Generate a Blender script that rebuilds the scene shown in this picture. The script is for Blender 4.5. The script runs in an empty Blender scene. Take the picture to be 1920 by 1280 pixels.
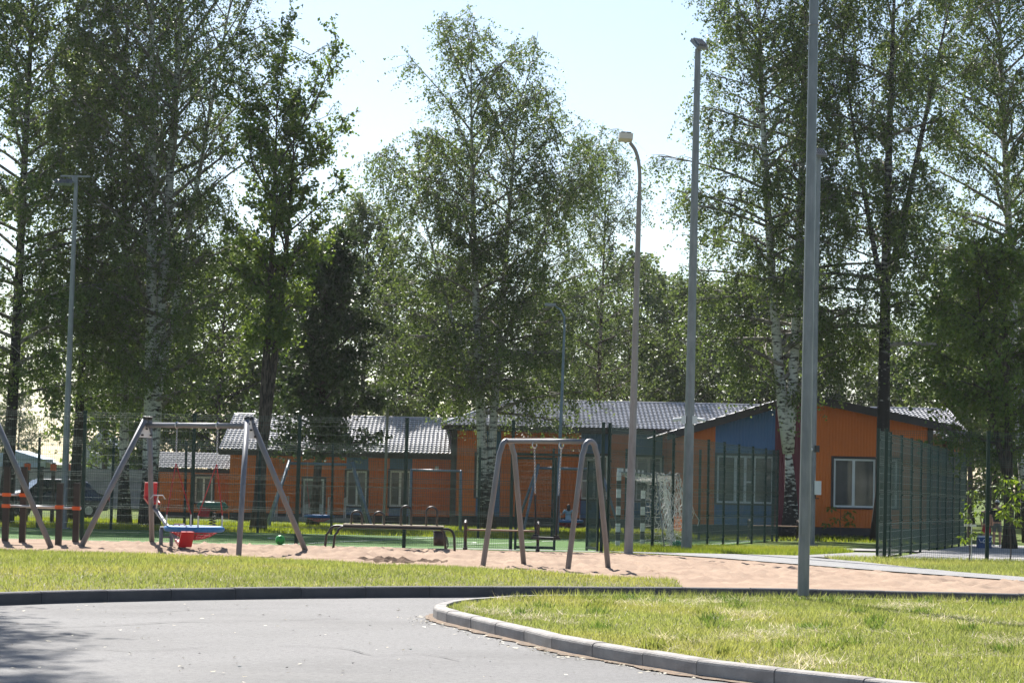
import bpy, bmesh, math, random
import numpy as np
from mathutils import Vector, Matrix
random.seed(7); RNG = np.random.default_rng(7)
SC = bpy.context.scene
COL = SC.collection
R = math.radians
# ------------------------------------------------------------------ camera
CAMH = 1.65; FPX = 4400.0
cam_d = bpy.data.cameras.new('camera'); cam = bpy.data.objects.new('camera', cam_d); COL.objects.link(cam)
cam_d.sensor_width = 36.0; cam_d.lens = FPX/1920*36.0; cam_d.clip_start = 0.3; cam_d.clip_end = 3000
PITCH = math.atan(260/FPX); ROLL = R(1.3)
CM = Matrix.Rotation(math.pi/2+PITCH, 3, 'X') @ Matrix.Rotation(ROLL, 3, 'Z')
cam.matrix_world = Matrix.Translation((0, 0, CAMH)) @ CM.to_4x4()
SC.camera = cam
# ------------------------------------------------------------------ light
SUN_AZ = R(17)      # to the left of straight ahead
SUN_EL = R(45)
SUND = Vector((-math.sin(SUN_AZ)*math.cos(SUN_EL), math.cos(SUN_AZ)*math.cos(SUN_EL), math.sin(SUN_EL)))
w = bpy.data.worlds.new('World'); SC.world = w; w.use_nodes = True
nt = w.node_tree; nt.nodes.clear()
sky = nt.nodes.new('ShaderNodeTexSky'); sky.sky_type = 'NISHITA'; sky.sun_disc = False
sky.sun_elevation = SUN_EL; sky.sun_rotation = -SUN_AZ
sky.air_density = 0.95; sky.dust_density = 0.6; sky.ozone_density = 1.3
bgn = nt.nodes.new('ShaderNodeBackground'); bgn.inputs[1].default_value = 0.068
wo = nt.nodes.new('ShaderNodeOutputWorld')
nt.links.new(sky.outputs[0], bgn.inputs[0]); nt.links.new(bgn.outputs[0], wo.inputs[0])
sd = bpy.data.lights.new('sun', 'SUN'); sd.energy = 5.0; sd.angle = R(0.53); sd.color = (1.0, 0.96, 0.9)
so = bpy.data.objects.new('sun', sd); COL.objects.link(so)
so.rotation_euler = SUND.to_track_quat('Z', 'Y').to_euler(); so.location = (-30, 60, 60)
SC.view_settings.view_transform = 'Standard'; SC.view_settings.look = 'None'
SC.view_settings.exposure = 1.22; SC.view_settings.gamma = 1.0

# ------------------------------------------------------------------ placing
def clamp(v, a=0.0, b=1.0): return max(a, min(b, v))
def G(x, y):
    s = 0.013-0.006*clamp(x/10)
    return 0.13-0.0062*clamp(y-34, 0, 21)-s*clamp(y-55, 0, 25)
def ray(px, py): return CM @ Vector(((px-960)/FPX, (640-py)/FPX, -1.0))
def gp(px, py, z=0.0):
    d = ray(px, py); t = (z-CAMH)/d.z
    return Vector((d.x*t, d.y*t, z))
def pt(px, py, D):
    d = ray(px, py); t = D/d.y
    return Vector((d.x*t, D, CAMH+d.z*t))
def proj(p):
    v = CM.transposed() @ (Vector(p)-Vector((0, 0, CAMH)))
    return 960+FPX*v.x/-v.z, 640-FPX*v.y/-v.z
def base(px, D, z=None):                      # ground point at depth D under image column px
    x = (px-960)/FPX*D
    for _ in range(4):
        zz = G(x, D) if z is None else z
        x += (px-proj((x, D, zz))[0])*D/FPX
    return Vector((x, D, G(x, D) if z is None else z))
def interp(x, pts):
    xs = [p[0] for p in pts]; ys = [p[1] for p in pts]
    return float(np.interp(x, xs, ys))
def smooth_pts(pts, n=8):                     # Catmull-Rom through 2D/3D points
    P = [Vector(p) for p in pts]; out = []
    for i in range(len(P)-1):
        p0 = P[max(i-1, 0)]; p1 = P[i]; p2 = P[i+1]; p3 = P[min(i+2, len(P)-1)]
        for k in range(n):
            t = k/n
            out.append(0.5*((2*p1)+(p2-p0)*t+(2*p0-5*p1+4*p2-p3)*t*t+(3*p1-p0-3*p2+p3)*t**3))
    out.append(P[-1]); return out

# ------------------------------------------------------------------ materials
def ramp(n, stops):
    r = n.nodes.new('ShaderNodeValToRGB')
    e = r.color_ramp.elements
    while len(e) > 2: e.remove(e[-1])
    for i, (p, c) in enumerate(stops):
        if i < 2: el = e[i]; el.position = p
        else: el = e.new(p)
        el.color = (*c, 1) if len(c) == 3 else c
    return r
def mat(name, c, rough=0.6, metal=0.0, spec=0.5, noise=None, c2=None, bump=0.0, bscale=40, coords='Object', coat=0, stretch=(1, 1, 1), lo=.35, hi=.65, detail=6):
    m = bpy.data.materials.new(name); m.use_nodes = True; n = m.node_tree; p = n.nodes['Principled BSDF']
    p.inputs['Base Color'].default_value = (*c, 1); p.inputs['Roughness'].default_value = rough
    p.inputs['Metallic'].default_value = metal; p.inputs['Specular IOR Level'].default_value = spec
    p.inputs['Coat Weight'].default_value = coat
    tc = n.nodes.new('ShaderNodeTexCoord'); mp = n.nodes.new('ShaderNodeMapping'); mp.inputs['Scale'].default_value = stretch
    n.links.new(tc.outputs[coords], mp.inputs[0])
    if noise:
        t = n.nodes.new('ShaderNodeTexNoise'); t.inputs['Scale'].default_value = noise; t.inputs['Detail'].default_value = detail
        n.links.new(mp.outputs[0], t.inputs[0])
        r = ramp(n, [(lo, c), (hi, c2 or tuple(x*.6 for x in c))]); n.links.new(t.outputs[0], r.inputs[0])
        n.links.new(r.outputs[0], p.inputs['Base Color'])
    if bump:
        t2 = n.nodes.new('ShaderNodeTexNoise'); t2.inputs['Scale'].default_value = bscale; t2.inputs['Detail'].default_value = 5
        n.links.new(mp.outputs[0], t2.inputs[0])
        b = n.nodes.new('ShaderNodeBump'); b.inputs['Strength'].default_value = bump; b.inputs['Distance'].default_value = .02
        n.links.new(t2.outputs[0], b.inputs['Height']); n.links.new(b.outputs[0], p.inputs['Normal'])
    return m
def mix_layer(m, scale, c, lo, hi, stretch=(1, 1, 1), coords='Object', detail=4, fac=1.0):
    """another colour laid over a material's base colour through a noise mask"""
    n = m.node_tree; p = n.nodes['Principled BSDF']
    tc = n.nodes.new('ShaderNodeTexCoord'); mp = n.nodes.new('ShaderNodeMapping'); mp.inputs['Scale'].default_value = stretch
    n.links.new(tc.outputs[coords], mp.inputs[0])
    t = n.nodes.new('ShaderNodeTexNoise'); t.inputs['Scale'].default_value = scale; t.inputs['Detail'].default_value = detail
    n.links.new(mp.outputs[0], t.inputs[0])
    mr = n.nodes.new('ShaderNodeMapRange'); mr.inputs[1].default_value = lo; mr.inputs[2].default_value = hi; mr.inputs[4].default_value = fac
    n.links.new(t.outputs[0], mr.inputs[0])
    mx = n.nodes.new('ShaderNodeMix'); mx.data_type = 'RGBA'; mx.inputs[7].default_value = (*c, 1)
    bc = p.inputs['Base Color']
    if bc.links: n.links.new(bc.links[0].from_socket, mx.inputs[6])
    else: mx.inputs[6].default_value = bc.default_value
    n.links.new(mr.outputs[0], mx.inputs[0]); n.links.new(mx.outputs[2], bc)
    return m
def leafmat(name, c, c2, trans=.35, rough=.42, attr=None, nscale=.9, spec=.4):
    m = bpy.data.materials.new(name); m.use_nodes = True; n = m.node_tree; p = n.nodes['Principled BSDF']; out = n.nodes['Material Output']
    p.inputs['Roughness'].default_value = rough; p.inputs['Specular IOR Level'].default_value = spec
    if attr:
        a = n.nodes.new('ShaderNodeAttribute'); a.attribute_name = attr; src = a.outputs['Color']
    else:
        geo = n.nodes.new('ShaderNodeNewGeometry')
        t = n.nodes.new('ShaderNodeTexNoise'); t.inputs['Scale'].default_value = nscale; t.inputs['Detail'].default_value = 3
        n.links.new(geo.outputs['Position'], t.inputs[0])
        wn = n.nodes.new('ShaderNodeMath'); wn.operation = 'MULTIPLY_ADD'; wn.inputs[1].default_value = .5; 
        n.links.new(geo.outputs['Random Per Island'], wn.inputs[0]); 
        sub = n.nodes.new('ShaderNodeMath'); sub.operation = 'SUBTRACT'; sub.inputs[1].default_value = .25
        n.links.new(t.outputs[0], sub.inputs[0]); n.links.new(sub.outputs[0], wn.inputs[2])
        r = ramp(n, [(.25, c), (.75, c2)]); n.links.new(wn.outputs[0], r.inputs[0]); src = r.outputs[0]
    n.links.new(src, p.inputs['Base Color'])
    tr = n.nodes.new('ShaderNodeBsdfTranslucent'); 
    hs = n.nodes.new('ShaderNodeHueSaturation'); hs.inputs['Hue'].default_value = .485; hs.inputs['Saturation'].default_value = 1.1; hs.inputs['Value'].default_value = 1.5
    n.links.new(src, hs.inputs['Color']); n.links.new(hs.outputs[0], tr.inputs[0])
    mx = n.nodes.new('ShaderNodeMixShader'); mx.inputs[0].default_value = trans
    n.links.new(p.outputs[0], mx.inputs[1]); n.links.new(tr.outputs[0], mx.inputs[2]); n.links.new(mx.outputs[0], out.inputs[0])
    return m

# ------------------------------------------------------------------ mesh helpers
class MB:
    def __init__(s): s.v = []; s.f = []
    def add(s, vs, fs):
        o = len(s.v); s.v += [tuple(v) for v in vs]; s.f += [tuple(i+o for i in f) for f in fs]; return s
    def box(s, c, size, rot=None):
        hx, hy, hz = size[0]/2, size[1]/2, size[2]/2; c = Vector(c)
        vs = [Vector((x, y, z)) for x in (-hx, hx) for y in (-hy, hy) for z in (-hz, hz)]
        if rot is not None: vs = [rot @ v for v in vs]
        return s.add([v+c for v in vs], [(0, 1, 3, 2), (4, 6, 7, 5), (0, 4, 5, 1), (2, 3, 7, 6), (0, 2, 6, 4), (1, 5, 7, 3)])
    def tube(s, pts, r, n=8, cap=True):
        P = [Vector(p) for p in pts]; rs = r if isinstance(r, (list, tuple)) else [r]*len(P)
        o = len(s.v); up = None
        for i, p in enumerate(P):
            d = (P[min(i+1, len(P)-1)]-P[max(i-1, 0)]).normalized()
            if up is None:
                up = Vector((0, 0, 1)) if abs(d.z) < .9 else Vector((1, 0, 0))
            a = d.cross(up); 
            if a.length < 1e-5: a = d.cross(Vector((0, 1, 0)))
            a.normalize(); b = a.cross(d).normalized(); up = b
            for k in range(n):
                t = 2*math.pi*k/n; s.v.append(tuple(p+(a*math.cos(t)+b*math.sin(t))*rs[i]))
        for i in range(len(P)-1):
            for k in range(n):
                k2 = (k+1) % n
                s.f.append((o+i*n+k, o+i*n+k2, o+(i+1)*n+k2, o+(i+1)*n+k))
        if cap:
            s.f.append(tuple(o+k for k in range(n))[::-1]); s.f.append(tuple(o+(len(P)-1)*n+k for k in range(n)))
        return s
    def ring(s, c, R_, r, n=20, m=6, M=None, sz=1.0):
        M = M or Matrix.Identity(3); c = Vector(c); o = len(s.v)
        for i in range(n):
            a = 2*math.pi*i/n
            for j in range(m):
                b = 2*math.pi*j/m
                s.v.append(tuple(c+M @ Vector(((R_+r*math.cos(b))*math.cos(a), (R_+r*math.cos(b))*math.sin(a), r*math.sin(b)*sz))))
        for i in range(n):
            for j in range(m):
                s.f.append((o+i*m+j, o+((i+1) % n)*m+j, o+((i+1) % n)*m+(j+1) % m, o+i*m+(j+1) % m))
        return s
    def ball(s, c, r, n=12, m=8, sc=(1, 1, 1)):
        c = Vector(c); o = len(s.v)
        for j in range(m+1):
            th = math.pi*j/m
            for i in range(n):
                a = 2*math.pi*i/n
                s.v.append((c.x+r*sc[0]*math.sin(th)*math.cos(a), c.y+r*sc[1]*math.sin(th)*math.sin(a), c.z+r*sc[2]*math.cos(th)))
        for j in range(m):
            for i in range(n):
                s.f.append((o+j*n+i, o+(j+1)*n+i, o+(j+1)*n+(i+1) % n, o+j*n+(i+1) % n))
        return s
    def prism(s, poly, axis_vec):              # polygon (3D points) extruded along a vector
        k = len(poly); d = Vector(axis_vec); P = [Vector(p) for p in poly]
        return s.add(P+[p+d for p in P], [tuple(range(k))[::-1], tuple(range(k, 2*k))]+[(i, (i+1) % k, k+(i+1) % k, k+i) for i in range(k)])
    def mesh(s, name, smooth=False):
        me = bpy.data.meshes.new(name); me.from_pydata(s.v, [], s.f); me.validate()
        bm = bmesh.new(); bm.from_mesh(me); bmesh.ops.recalc_face_normals(bm, faces=bm.faces); bm.to_mesh(me); bm.free()
        if smooth: me.shade_smooth()
        return me
    def build(s, name, m, parent=None, smooth=False, loc=None, rot=None):
        return link(name, s.mesh(name, smooth), m, parent, loc, rot)
def link(name, me, m=None, parent=None, loc=None, rot=None):
    o = bpy.data.objects.new(name, me); COL.objects.link(o)
    if m is not None and me is not None and not me.materials: me.materials.append(m)
    if parent: o.parent = parent
    if loc is not None: o.location = loc
    if rot is not None: o.rotation_euler = rot
    return o
def np_mesh(name, V, F, m, smooth=False):     # V (n,3), F (k,c): all faces the same corner count
    me = bpy.data.meshes.new(name); V = np.ascontiguousarray(V, dtype=np.float32); F = np.ascontiguousarray(F, dtype=np.int32)
    me.vertices.add(len(V)); me.vertices.foreach_set('co', V.ravel())
    k, c = F.shape
    me.loops.add(k*c); me.loops.foreach_set('vertex_index', F.ravel())
    me.polygons.add(k); me.polygons.foreach_set('loop_start', np.arange(0, k*c, c, dtype=np.int32))
    me.polygons.foreach_set('use_smooth', np.full(k, smooth))
    me.update(calc_edges=True); 
    if m: me.materials.append(m)
    return me
def thing(name, label, cat, loc=(0, 0, 0), rz=0.0, group=None):
    o = bpy.data.objects.new(name, None); COL.objects.link(o); o.empty_display_size = .3
    o.location = loc; o.rotation_euler = (0, 0, rz); tag(o, label, cat, group); return o
def tag(o, label=None, cat=None, group=None, kind=None):
    if label: o['label'] = label
    if cat: o['category'] = cat
    if group: o['group'] = group
    if kind: o['kind'] = kind
    return o
def structure(o, label=None):
    o['kind'] = 'structure'
    if label: o['label'] = label
    return o
def sheet(name, xs, yf, yb, zf, m, nv=10):     # ruled ground sheet between two y(x) lines
    xs = list(xs); V = []; F = []
    for x in xs:
        a, b = yf(x), yb(x)
        for j in range(nv+1):
            y = a+(b-a)*j/nv; V.append((x, y, zf(x, y)))
    for i in range(len(xs)-1):
        for j in range(nv):
            F.append((i*(nv+1)+j, (i+1)*(nv+1)+j, (i+1)*(nv+1)+j+1, i*(nv+1)+j+1))
    me = np_mesh(name, np.array(V), np.array(F), m, True)
    return link(name, me)
# ------------------------------------------------------------------ ground materials
M = {}
M['asphalt'] = mat('asphalt', (.125, .121, .119), .85, noise=75, c2=(.225, .22, .215), bump=.5, bscale=120, spec=.3, lo=.3, hi=.7)
mix_layer(M['asphalt'], .35, (.10, .097, .094), .42, .7, fac=.6)
mix_layer(M['asphalt'], .8, (.20, .194, .186), .52, .72, stretch=(.25, 1, 1), fac=.45)
mix_layer(M['asphalt'], 16, (.085, .082, .08), .5, .68, fac=.55)
mix_layer(M['asphalt'], 9, (.22, .215, .205), .56, .7, fac=.4)
mix_layer(M['asphalt'], 220, (.09, .09, .09), .62, .72, fac=.7)
mix_layer(M['asphalt'], 190, (.42, .41, .39), .66, .74, fac=.6)
M['kerb'] = mat('kerb_concrete', (.33, .31, .29), .85, noise=5, c2=(.24, .222, .208), bump=.4, bscale=60, spec=.3)
mix_layer(M['kerb'], 2.2, (.17, .155, .145), .52, .72, fac=.8)
mix_layer(M['kerb'], 90, (.2, .19, .18), .55, .7, fac=.5)
M['kerbdark'] = mat('dark_kerb_concrete', (.085, .083, .085), .8, noise=4, c2=(.06, .059, .062), bump=.4, bscale=60, spec=.3)  # darker mottled tone over whole stones, far kerb only
M['sand'] = mat('sand', (.35, .255, .185), .95, noise=1.1, c2=(.27, .19, .138), bump=1.0, bscale=4.5, spec=.1)
mix_layer(M['sand'], 26, (.20, .13, .095), .58, .72, fac=.7)
M['soil'] = mat('dark_soil', (.10, .066, .045), 1, noise=9, c2=(.17, .115, .08), bump=1, bscale=20, spec=.1)
M['paver'] = mat('concrete_paver', (.27, .265, .26), .85, noise=3, c2=(.21, .206, .2), spec=.3)
n = M['paver'].node_tree; p = n.nodes['Principled BSDF']
br = n.nodes.new('ShaderNodeTexBrick'); br.inputs['Scale'].default_value = 1.0
br.inputs['Brick Width'].default_value = .2; br.inputs['Row Height'].default_value = .1; br.inputs['Mortar Size'].default_value = .004
br.inputs['Color1'].default_value = (1, 1, 1, 1); br.inputs['Color2'].default_value = (.86, .86, .87, 1); br.inputs['Mortar'].default_value = (.4, .4, .4, 1)
tc = n.nodes.new('ShaderNodeTexCoord'); n.links.new(tc.outputs['Object'], br.inputs[0])
mx = n.nodes.new('ShaderNodeMix'); mx.data_type = 'RGBA'; mx.blend_type = 'MULTIPLY'; mx.inputs[0].default_value = 1
n.links.new(p.inputs['Base Color'].links[0].from_socket, mx.inputs[6]); n.links.new(br.outputs[0], mx.inputs[7]); n.links.new(mx.outputs[2], p.inputs['Base Color'])
M['grassground'] = mat('lawn_soil', (.13, .14, .04), .95, noise=2.5, c2=(.2, .175, .08), bump=.8, bscale=25, spec=.1)
mix_layer(M['grassground'], 30, (.06, .07, .02), .5, .7, fac=.8)
M['meadow'] = mat('meadow_grass', (.085, .13, .025), .95, noise=1.3, c2=(.13, .16, .04), bump=1, bscale=18, spec=.1)
mix_layer(M['meadow'], 22, (.04, .06, .015), .5, .7, fac=.7)
M['turf'] = mat('artificial_turf', (.055, .125, .028), .9, noise=8, c2=(.08, .15, .04), bump=.6, bscale=60, spec=.1)
M['line'] = mat('white_line', (.75, .76, .72), .8, noise=20, c2=(.6, .62, .57))
M['courtgrey'] = mat('grey_court', (.22, .21, .205), .9, noise=2, c2=(.28, .27, .26))

# ------------------------------------------------------------------ ground lines, y as a function of x
def wn(x, y, s=1.0):
    return (math.sin(x*1.7*s+1.3*math.sin(y*1.1*s))+math.sin(y*2.3*s+1.7*math.sin(x*.9*s+2))+.6*math.sin((x+y)*3.9*s+x*y*.13))/2.6
KERB = smooth_pts([(-14.5, 6, 0), (-13.2, 14, 0), (-11, 20.5, 0), (-8.6, 25.3, 0), (-6.2, 28.5, 0), (-5.0, 29.85, 0), (-3.4, 31.3, 0), (-.72, 33, 0), (1.5, 33.95, 0), (3.8, 34.6, 0), (7.6, 34.8, 0), (14, 34.7, 0), (26, 34.3, 0)], 8)
KP = [(p.x, p.y) for p in KERB]
def kerbY(x): return interp(x, KP)
SF = [gp(a, b, .11) for a, b in ((-300, 1020), (0, 1027), (100, 1031), (300, 1037), (500, 1045), (700, 1057), (900, 1066), (1000, 1073), (1100, 1082), (1200, 1089), (1262, 1094))]
SFP = [(p.x, p.y) for p in SF]
def sandF(x): 
    k = kerbY(x)+.17
    if x > SFP[-1][0]: return k
    return max(k, interp(x, SFP)+.25*wn(x*2, 3)+.12*wn(x*7, 1))
PF = [(-1.3, 55.25)]+[(q.x, q.y) for q in (gp(a, b, z) for a, b, z in ((960, 1033, .01), (1141, 1035.5, .01), (1250, 1041, .01), (1340, 1047, .02), (1440, 1056, .03), (1517, 1062, .04), (1657, 1074, .05), (1920, 1094, .07)))]+[(12.9, 35.0), (14, 34.98)]
def pathF(x): return interp(x, PF)
PB = [(-1.35, 55.3), (-1.2, 55.9), (6.8, 55.9), (7.1, 53.6)]+[(q.x, q.y) for q in (gp(a, b, z) for a, b, z in ((1612, 1055, .02), (1690, 1064, .04), (1790, 1075, .05), (1920, 1085, .07)))]+[(13.6, 36.8), (15, 35.0)]
def pathB(x): return max(interp(x, PB), pathF(x)+.02)
def sandB(x): return min(55.3, pathF(x)) if x > -1.3 else 55.3
u_side = Vector((.27, .963, 0)).normalized()
FY = 55.5
SIDE1 = Vector((2.37, FY+.2, 0)); SIDE2 = Vector((8.72, FY, 0))
def side1x(y): return SIDE1.x+(y-SIDE1.y)*u_side.x/u_side.y
def side2x(y): return SIDE2.x+(y-SIDE2.y)*u_side.x/u_side.y

# one ground sheet to the horizon (kept under the road and the sand where they lie on top)
def g0(x, y):
    lo = -.14; hi = G(x, y)-.03
    t = clamp((y-52.5)/2.0); return lo+(hi-lo)*t
gx = sorted(set([-900, -600, -400, -250, -160, -110, -80, -60, -48]+[i*1.5 for i in range(-26, 27)]+[48, 60, 80, 110, 160, 250, 400, 600, 900]))
gy = sorted(set([-60, -20, 0, 20, 40, 50]+[52+i*1.0 for i in range(0, 14)]+[67+i*2 for i in range(0, 20)]+[110, 120, 140, 170, 220, 300, 450, 700, 1100, 1600]))
V = [(x, y, g0(x, y)) for x in gx for y in gy]; ny = len(gy)
F = [(i*ny+j, (i+1)*ny+j, (i+1)*ny+j+1, i*ny+j+1) for i in range(len(gx)-1) for j in range(ny-1)]
structure(link('ground', np_mesh('ground', np.array(V), np.array(F), M['meadow'], True)), 'green meadow ground around the building and trees')
# asphalt road (below the kerb line)
xs = np.concatenate([np.linspace(-14.4, -6, 30), np.linspace(-5.9, 26, 70)])
structure(sheet('road', xs, lambda x: -6, lambda x: kerbY(x)+.05, lambda x, y: 0.006*wn(x*.6, y*.5), M['asphalt'], 24), 'pale grey asphalt road in the foreground')
# cracks in the asphalt: thin dark sealed strips
def crack(pts, w):
    b = MB(); P = smooth_pts(pts, 10)
    for i in range(len(P)-1):
        a, c = P[i], P[i+1]; d = (c-a).normalized(); nrm = Vector((-d.y, d.x, 0))*w*random.uniform(.5, 1.2)
        j = Vector((0, random.uniform(-.02, .02), 0))
        b.add([a-nrm+j, c-nrm, c+nrm, a+nrm+j], [(0, 1, 2, 3)])
    o = b.build('asphalt_crack', M['crack']); structure(o); return o
M['crack'] = mat('crack_tar', (.06, .058, .055), .9)
road_z = .0125
crack([gp(x, y, road_z) for x, y in ((-60, 1177), (100, 1175), (240, 1169), (345, 1163), (460, 1162), (640, 1158))], .013)
crack([gp(x, y, road_z) for x, y in ((275, 1147), (345, 1143), (470, 1139), (560, 1138))], .01)

# lawns, sand, path
mz = lambda x, y: G(x, y)
xs_all = np.concatenate([np.linspace(-14.3, -8.4, 14), np.linspace(-8.2, 13, 130)])
ISF = [(-.70, 27.6), (-.56, 26.9), (-.25, 25.97), (.05, 24.95), (.4, 23.85), (.78, 22.6), (1.18, 21.8), (1.66, 20.65), (2.2, 19.8), (3.0, 18.75), (4.4, 17.5), (7, 16.3), (14, 15.6)]
ISB = [(-.70, 28.3), (-.5, 29.3), (-.12, 30.3), (1.0, 31.3), (3, 31.82), (6, 32.1), (14, 32.2)]
def islandF(x): return interp(x, ISF)
def islandB(x): return interp(x, ISB)
def island_z(x, y):
    a, b = islandF(x), islandB(x); v = clamp((y-a)/max(b-a, .01))
    return .118+.03*math.sin(math.pi*v)**.7*clamp((x+.7)/2)+.012*wn(x*2.1, y*1.9)
def strip_z(x, y):
    a, b = kerbY(x)+.17, sandF(x); v = clamp((y-a)/max(b-a, .3))
    return .135+(G(x, y)-.12)*v+.05*math.sin(math.pi*v)+.01*wn(x*2, y*2)
structure(sheet('lawn', np.linspace(-14.2, SFP[-1][0], 110), lambda x: kerbY(x)+.13, sandF, strip_z, M['grassground'], 12), 'strip of lawn between the far kerb and the sand')
structure(sheet('lawn', np.linspace(-.70, 14, 90), islandF, islandB, island_z, M['grassground'], 26), 'rounded lawn island inside the near kerb')
def sand_z(x, y):
    a, b = sandF(x), sandB(x); v = clamp((y-a)/max(b-a, .3)); e = math.sin(math.pi*v)**.5 if 0 < v < 1 else 0
    return G(x, y)+.012+e*(.05*wn(x*2.3, y*1.5)+.04*wn(x*6.1+3, y*3.3)+.035*wn(x*13, y*5))+.09*math.exp(-((y-49.5)/2.2)**2)*clamp((1-x)/4)
structure(sheet('sand', np.concatenate([np.linspace(-16, -9.2, 12), np.linspace(-9, 13.5, 330)]), sandF, sandB, sand_z, M['sand'], 60), 'pinkish sand of the playground')
structure(sheet('path', np.linspace(-1.3, 13.6, 160), pathF, pathB, lambda x, y: G(x, y)+.035, M['paver'], 8), 'pale paved footpath beside the sand')
def quad_sheet(name, pts, m, dz, nu=14, nv=14):
    P = [Vector((*p, 0)) for p in pts]; V = []; F = []
    for i in range(nu+1):
        for j in range(nv+1):
            a = P[0].lerp(P[1], i/nu); b = P[3].lerp(P[2], i/nu); q = a.lerp(b, j/nv); V.append((q.x, q.y, G(q.x, q.y)+dz))
    for i in range(nu):
        for j in range(nv): F.append((i*(nv+1)+j, (i+1)*(nv+1)+j, (i+1)*(nv+1)+j+1, i*(nv+1)+j+1))
    return structure(link(name, np_mesh(name, np.array(V), np.array(F), m, True)))
quad_sheet('path', [(6.5, 55.85), (8.75, 55.85), (10.4, 62.2), (9.2, 62.2)], M['paver'], .012)
quad_sheet('path', [(side1x(66)+.4, 65.5), (side2x(66)+14, 64.0), (side2x(68)+14, 68), (side1x(68)+.4, 68)], M['courtgrey'], .008)
# right lawn behind the path
rl = lambda x: interp(x, PB[4:])
structure(sheet('lawn', np.linspace(7.45, 15, 50), lambda x: pathB(x)+.02, lambda x: 55.9, lambda x, y: G(x, y)+.01+.015*wn(x*2, y*2), M['grassground'], 12), 'lawn in front of the green fence on the right')
# pitch
quad_sheet('sports_pitch', [(-34, FY+.05), (side1x(FY)-.1, FY+.05), (side1x(80)-.1, 80.3), (-34, 80.3)], M['turf'], .0, 40, 16)
def line(p0, p1, wd=.08):
    a = Vector((*p0, 0)); b = Vector((*p1, 0)); d = (b-a).normalized(); nn = Vector((-d.y, d.x, 0))*wd/2; k = 24; V = []; F = []
    for i in range(k+1):
        c = a.lerp(b, i/k)
        for q in (c-nn, c+nn): V.append((q.x, q.y, G(q.x, q.y)+.006))
    F = [(2*i, 2*i+2, 2*i+3, 2*i+1) for i in range(k)]
    structure(link('pitch_line', np_mesh('pitch_line', np.array(V), np.array(F), M['line'], True)))
line((-33, FY+1.2), (side1x(FY)-.6, FY+1.2)); line((-33, 79), (side1x(79)-.6, 79)); line((-5.5, FY+1.24), (-2.2, 79), .08)
line((side1x(FY+1.2)-.6, FY+1.2), (side1x(79)-.6, 79))
arc = [(-3.9+3*math.cos(t), 68+3*math.sin(t)) for t in np.linspace(0, 2*math.pi, 25)]
for i in range(24): line(arc[i], arc[i+1])
line((side1x(62)-6, 61.0), (side1x(62)-.6, 61.0)); line((side1x(62)-6, 61.0), (side1x(74)-6, 75)); line((side1x(74)-6, 75), (side1x(74)-.6, 75))
# grey court behind the second fence
quad_sheet('path', [(side2x(FY)+.2, FY+.2), (40, FY+.2), (46, 80), (side2x(80)+.2, 80)], M['courtgrey'], .006)

# ------------------------------------------------------------------ kerbs, stone by stone
def stone_mesh(L):
    b = MB(); prof = [(0, -.15), (0, .118), (.006, .135), (.022, .148), (.045, .152), (.15, .152), (.15, -.15)]
    P = [(-L/2+.004, y, z) for y, z in prof]; b.prism(P, (L-.008, 0, 0)); return b.mesh('kerb_stone')
SM = {}
def lay_kerb(name, label, path, outer_left, lens, mk='kerb'):
    root = bpy.data.objects.new(name, None); COL.objects.link(root); structure(root, label)
    # arclength
    d = [0]
    for i in range(len(path)-1): d.append(d[-1]+(path[i+1]-path[i]).length)
    def at(s):
        s = clamp(s, 0, d[-1]); i = min(np.searchsorted(d, s, side='right')-1, len(path)-2); t = (s-d[i])/(d[i+1]-d[i])
        return path[i].lerp(path[i+1], t)
    s = 0
    while s < d[-1]-.3:
        p_ = at(s); L = lens(p_); q = at(min(s+L, d[-1])); ch = (q-p_).length
        key = (1.0 if L > .7 else .5, mk)
        if key not in SM:
            SM[key] = stone_mesh(key[0]); SM[key].materials.append(M[mk])
        v = (q-p_).normalized(); ang = math.atan2(v.y, v.x)+(0 if outer_left else math.pi)
        o = link('kerb_stone', SM[key], None, root); mid = (p_+q)/2
        o.location = (mid.x, mid.y, random.uniform(-.004, .004)); o.rotation_euler = (0, random.uniform(-.003, .003), ang+random.uniform(-.006, .006)); o.scale = (ch/key[0], 1, 1)
        s += L
    return root
# stone local: outer face at y=0 facing -y, body to +y
lay_kerb('kerb', 'long dark-faced concrete kerb along the far edge of the road', [Vector((p.x, p.y, 0)) for p in KERB if p.x > -13.5 and p.x < 25], True, lambda p: 1.0, 'kerbdark')
ISL = smooth_pts([(14, 15.45, 0), (7, 16.15, 0), (4.3, 17.35, 0), (2.9, 18.6, 0), (2.05, 19.7, 0), (1.52, 20.5, 0), (1.03, 21.7, 0), (.61, 22.5, 0), (.243, 23.8, 0), (-.10, 24.9, 0), (-.41, 25.97, 0), (-.70, 26.95, 0), (-.85, 27.7, 0), (-.84, 28.5, 0), (-.62, 29.5, 0), (-.2, 30.45, 0), (1.0, 31.48, 0), (3, 32.0, 0), (6, 32.27, 0), (14, 32.4, 0)], 8)
lay_kerb('kerb', 'curved light concrete kerb round the nose of the near lawn', ISL, False, lambda p: .5 if (p.x < -.55) else 1.0)

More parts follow.
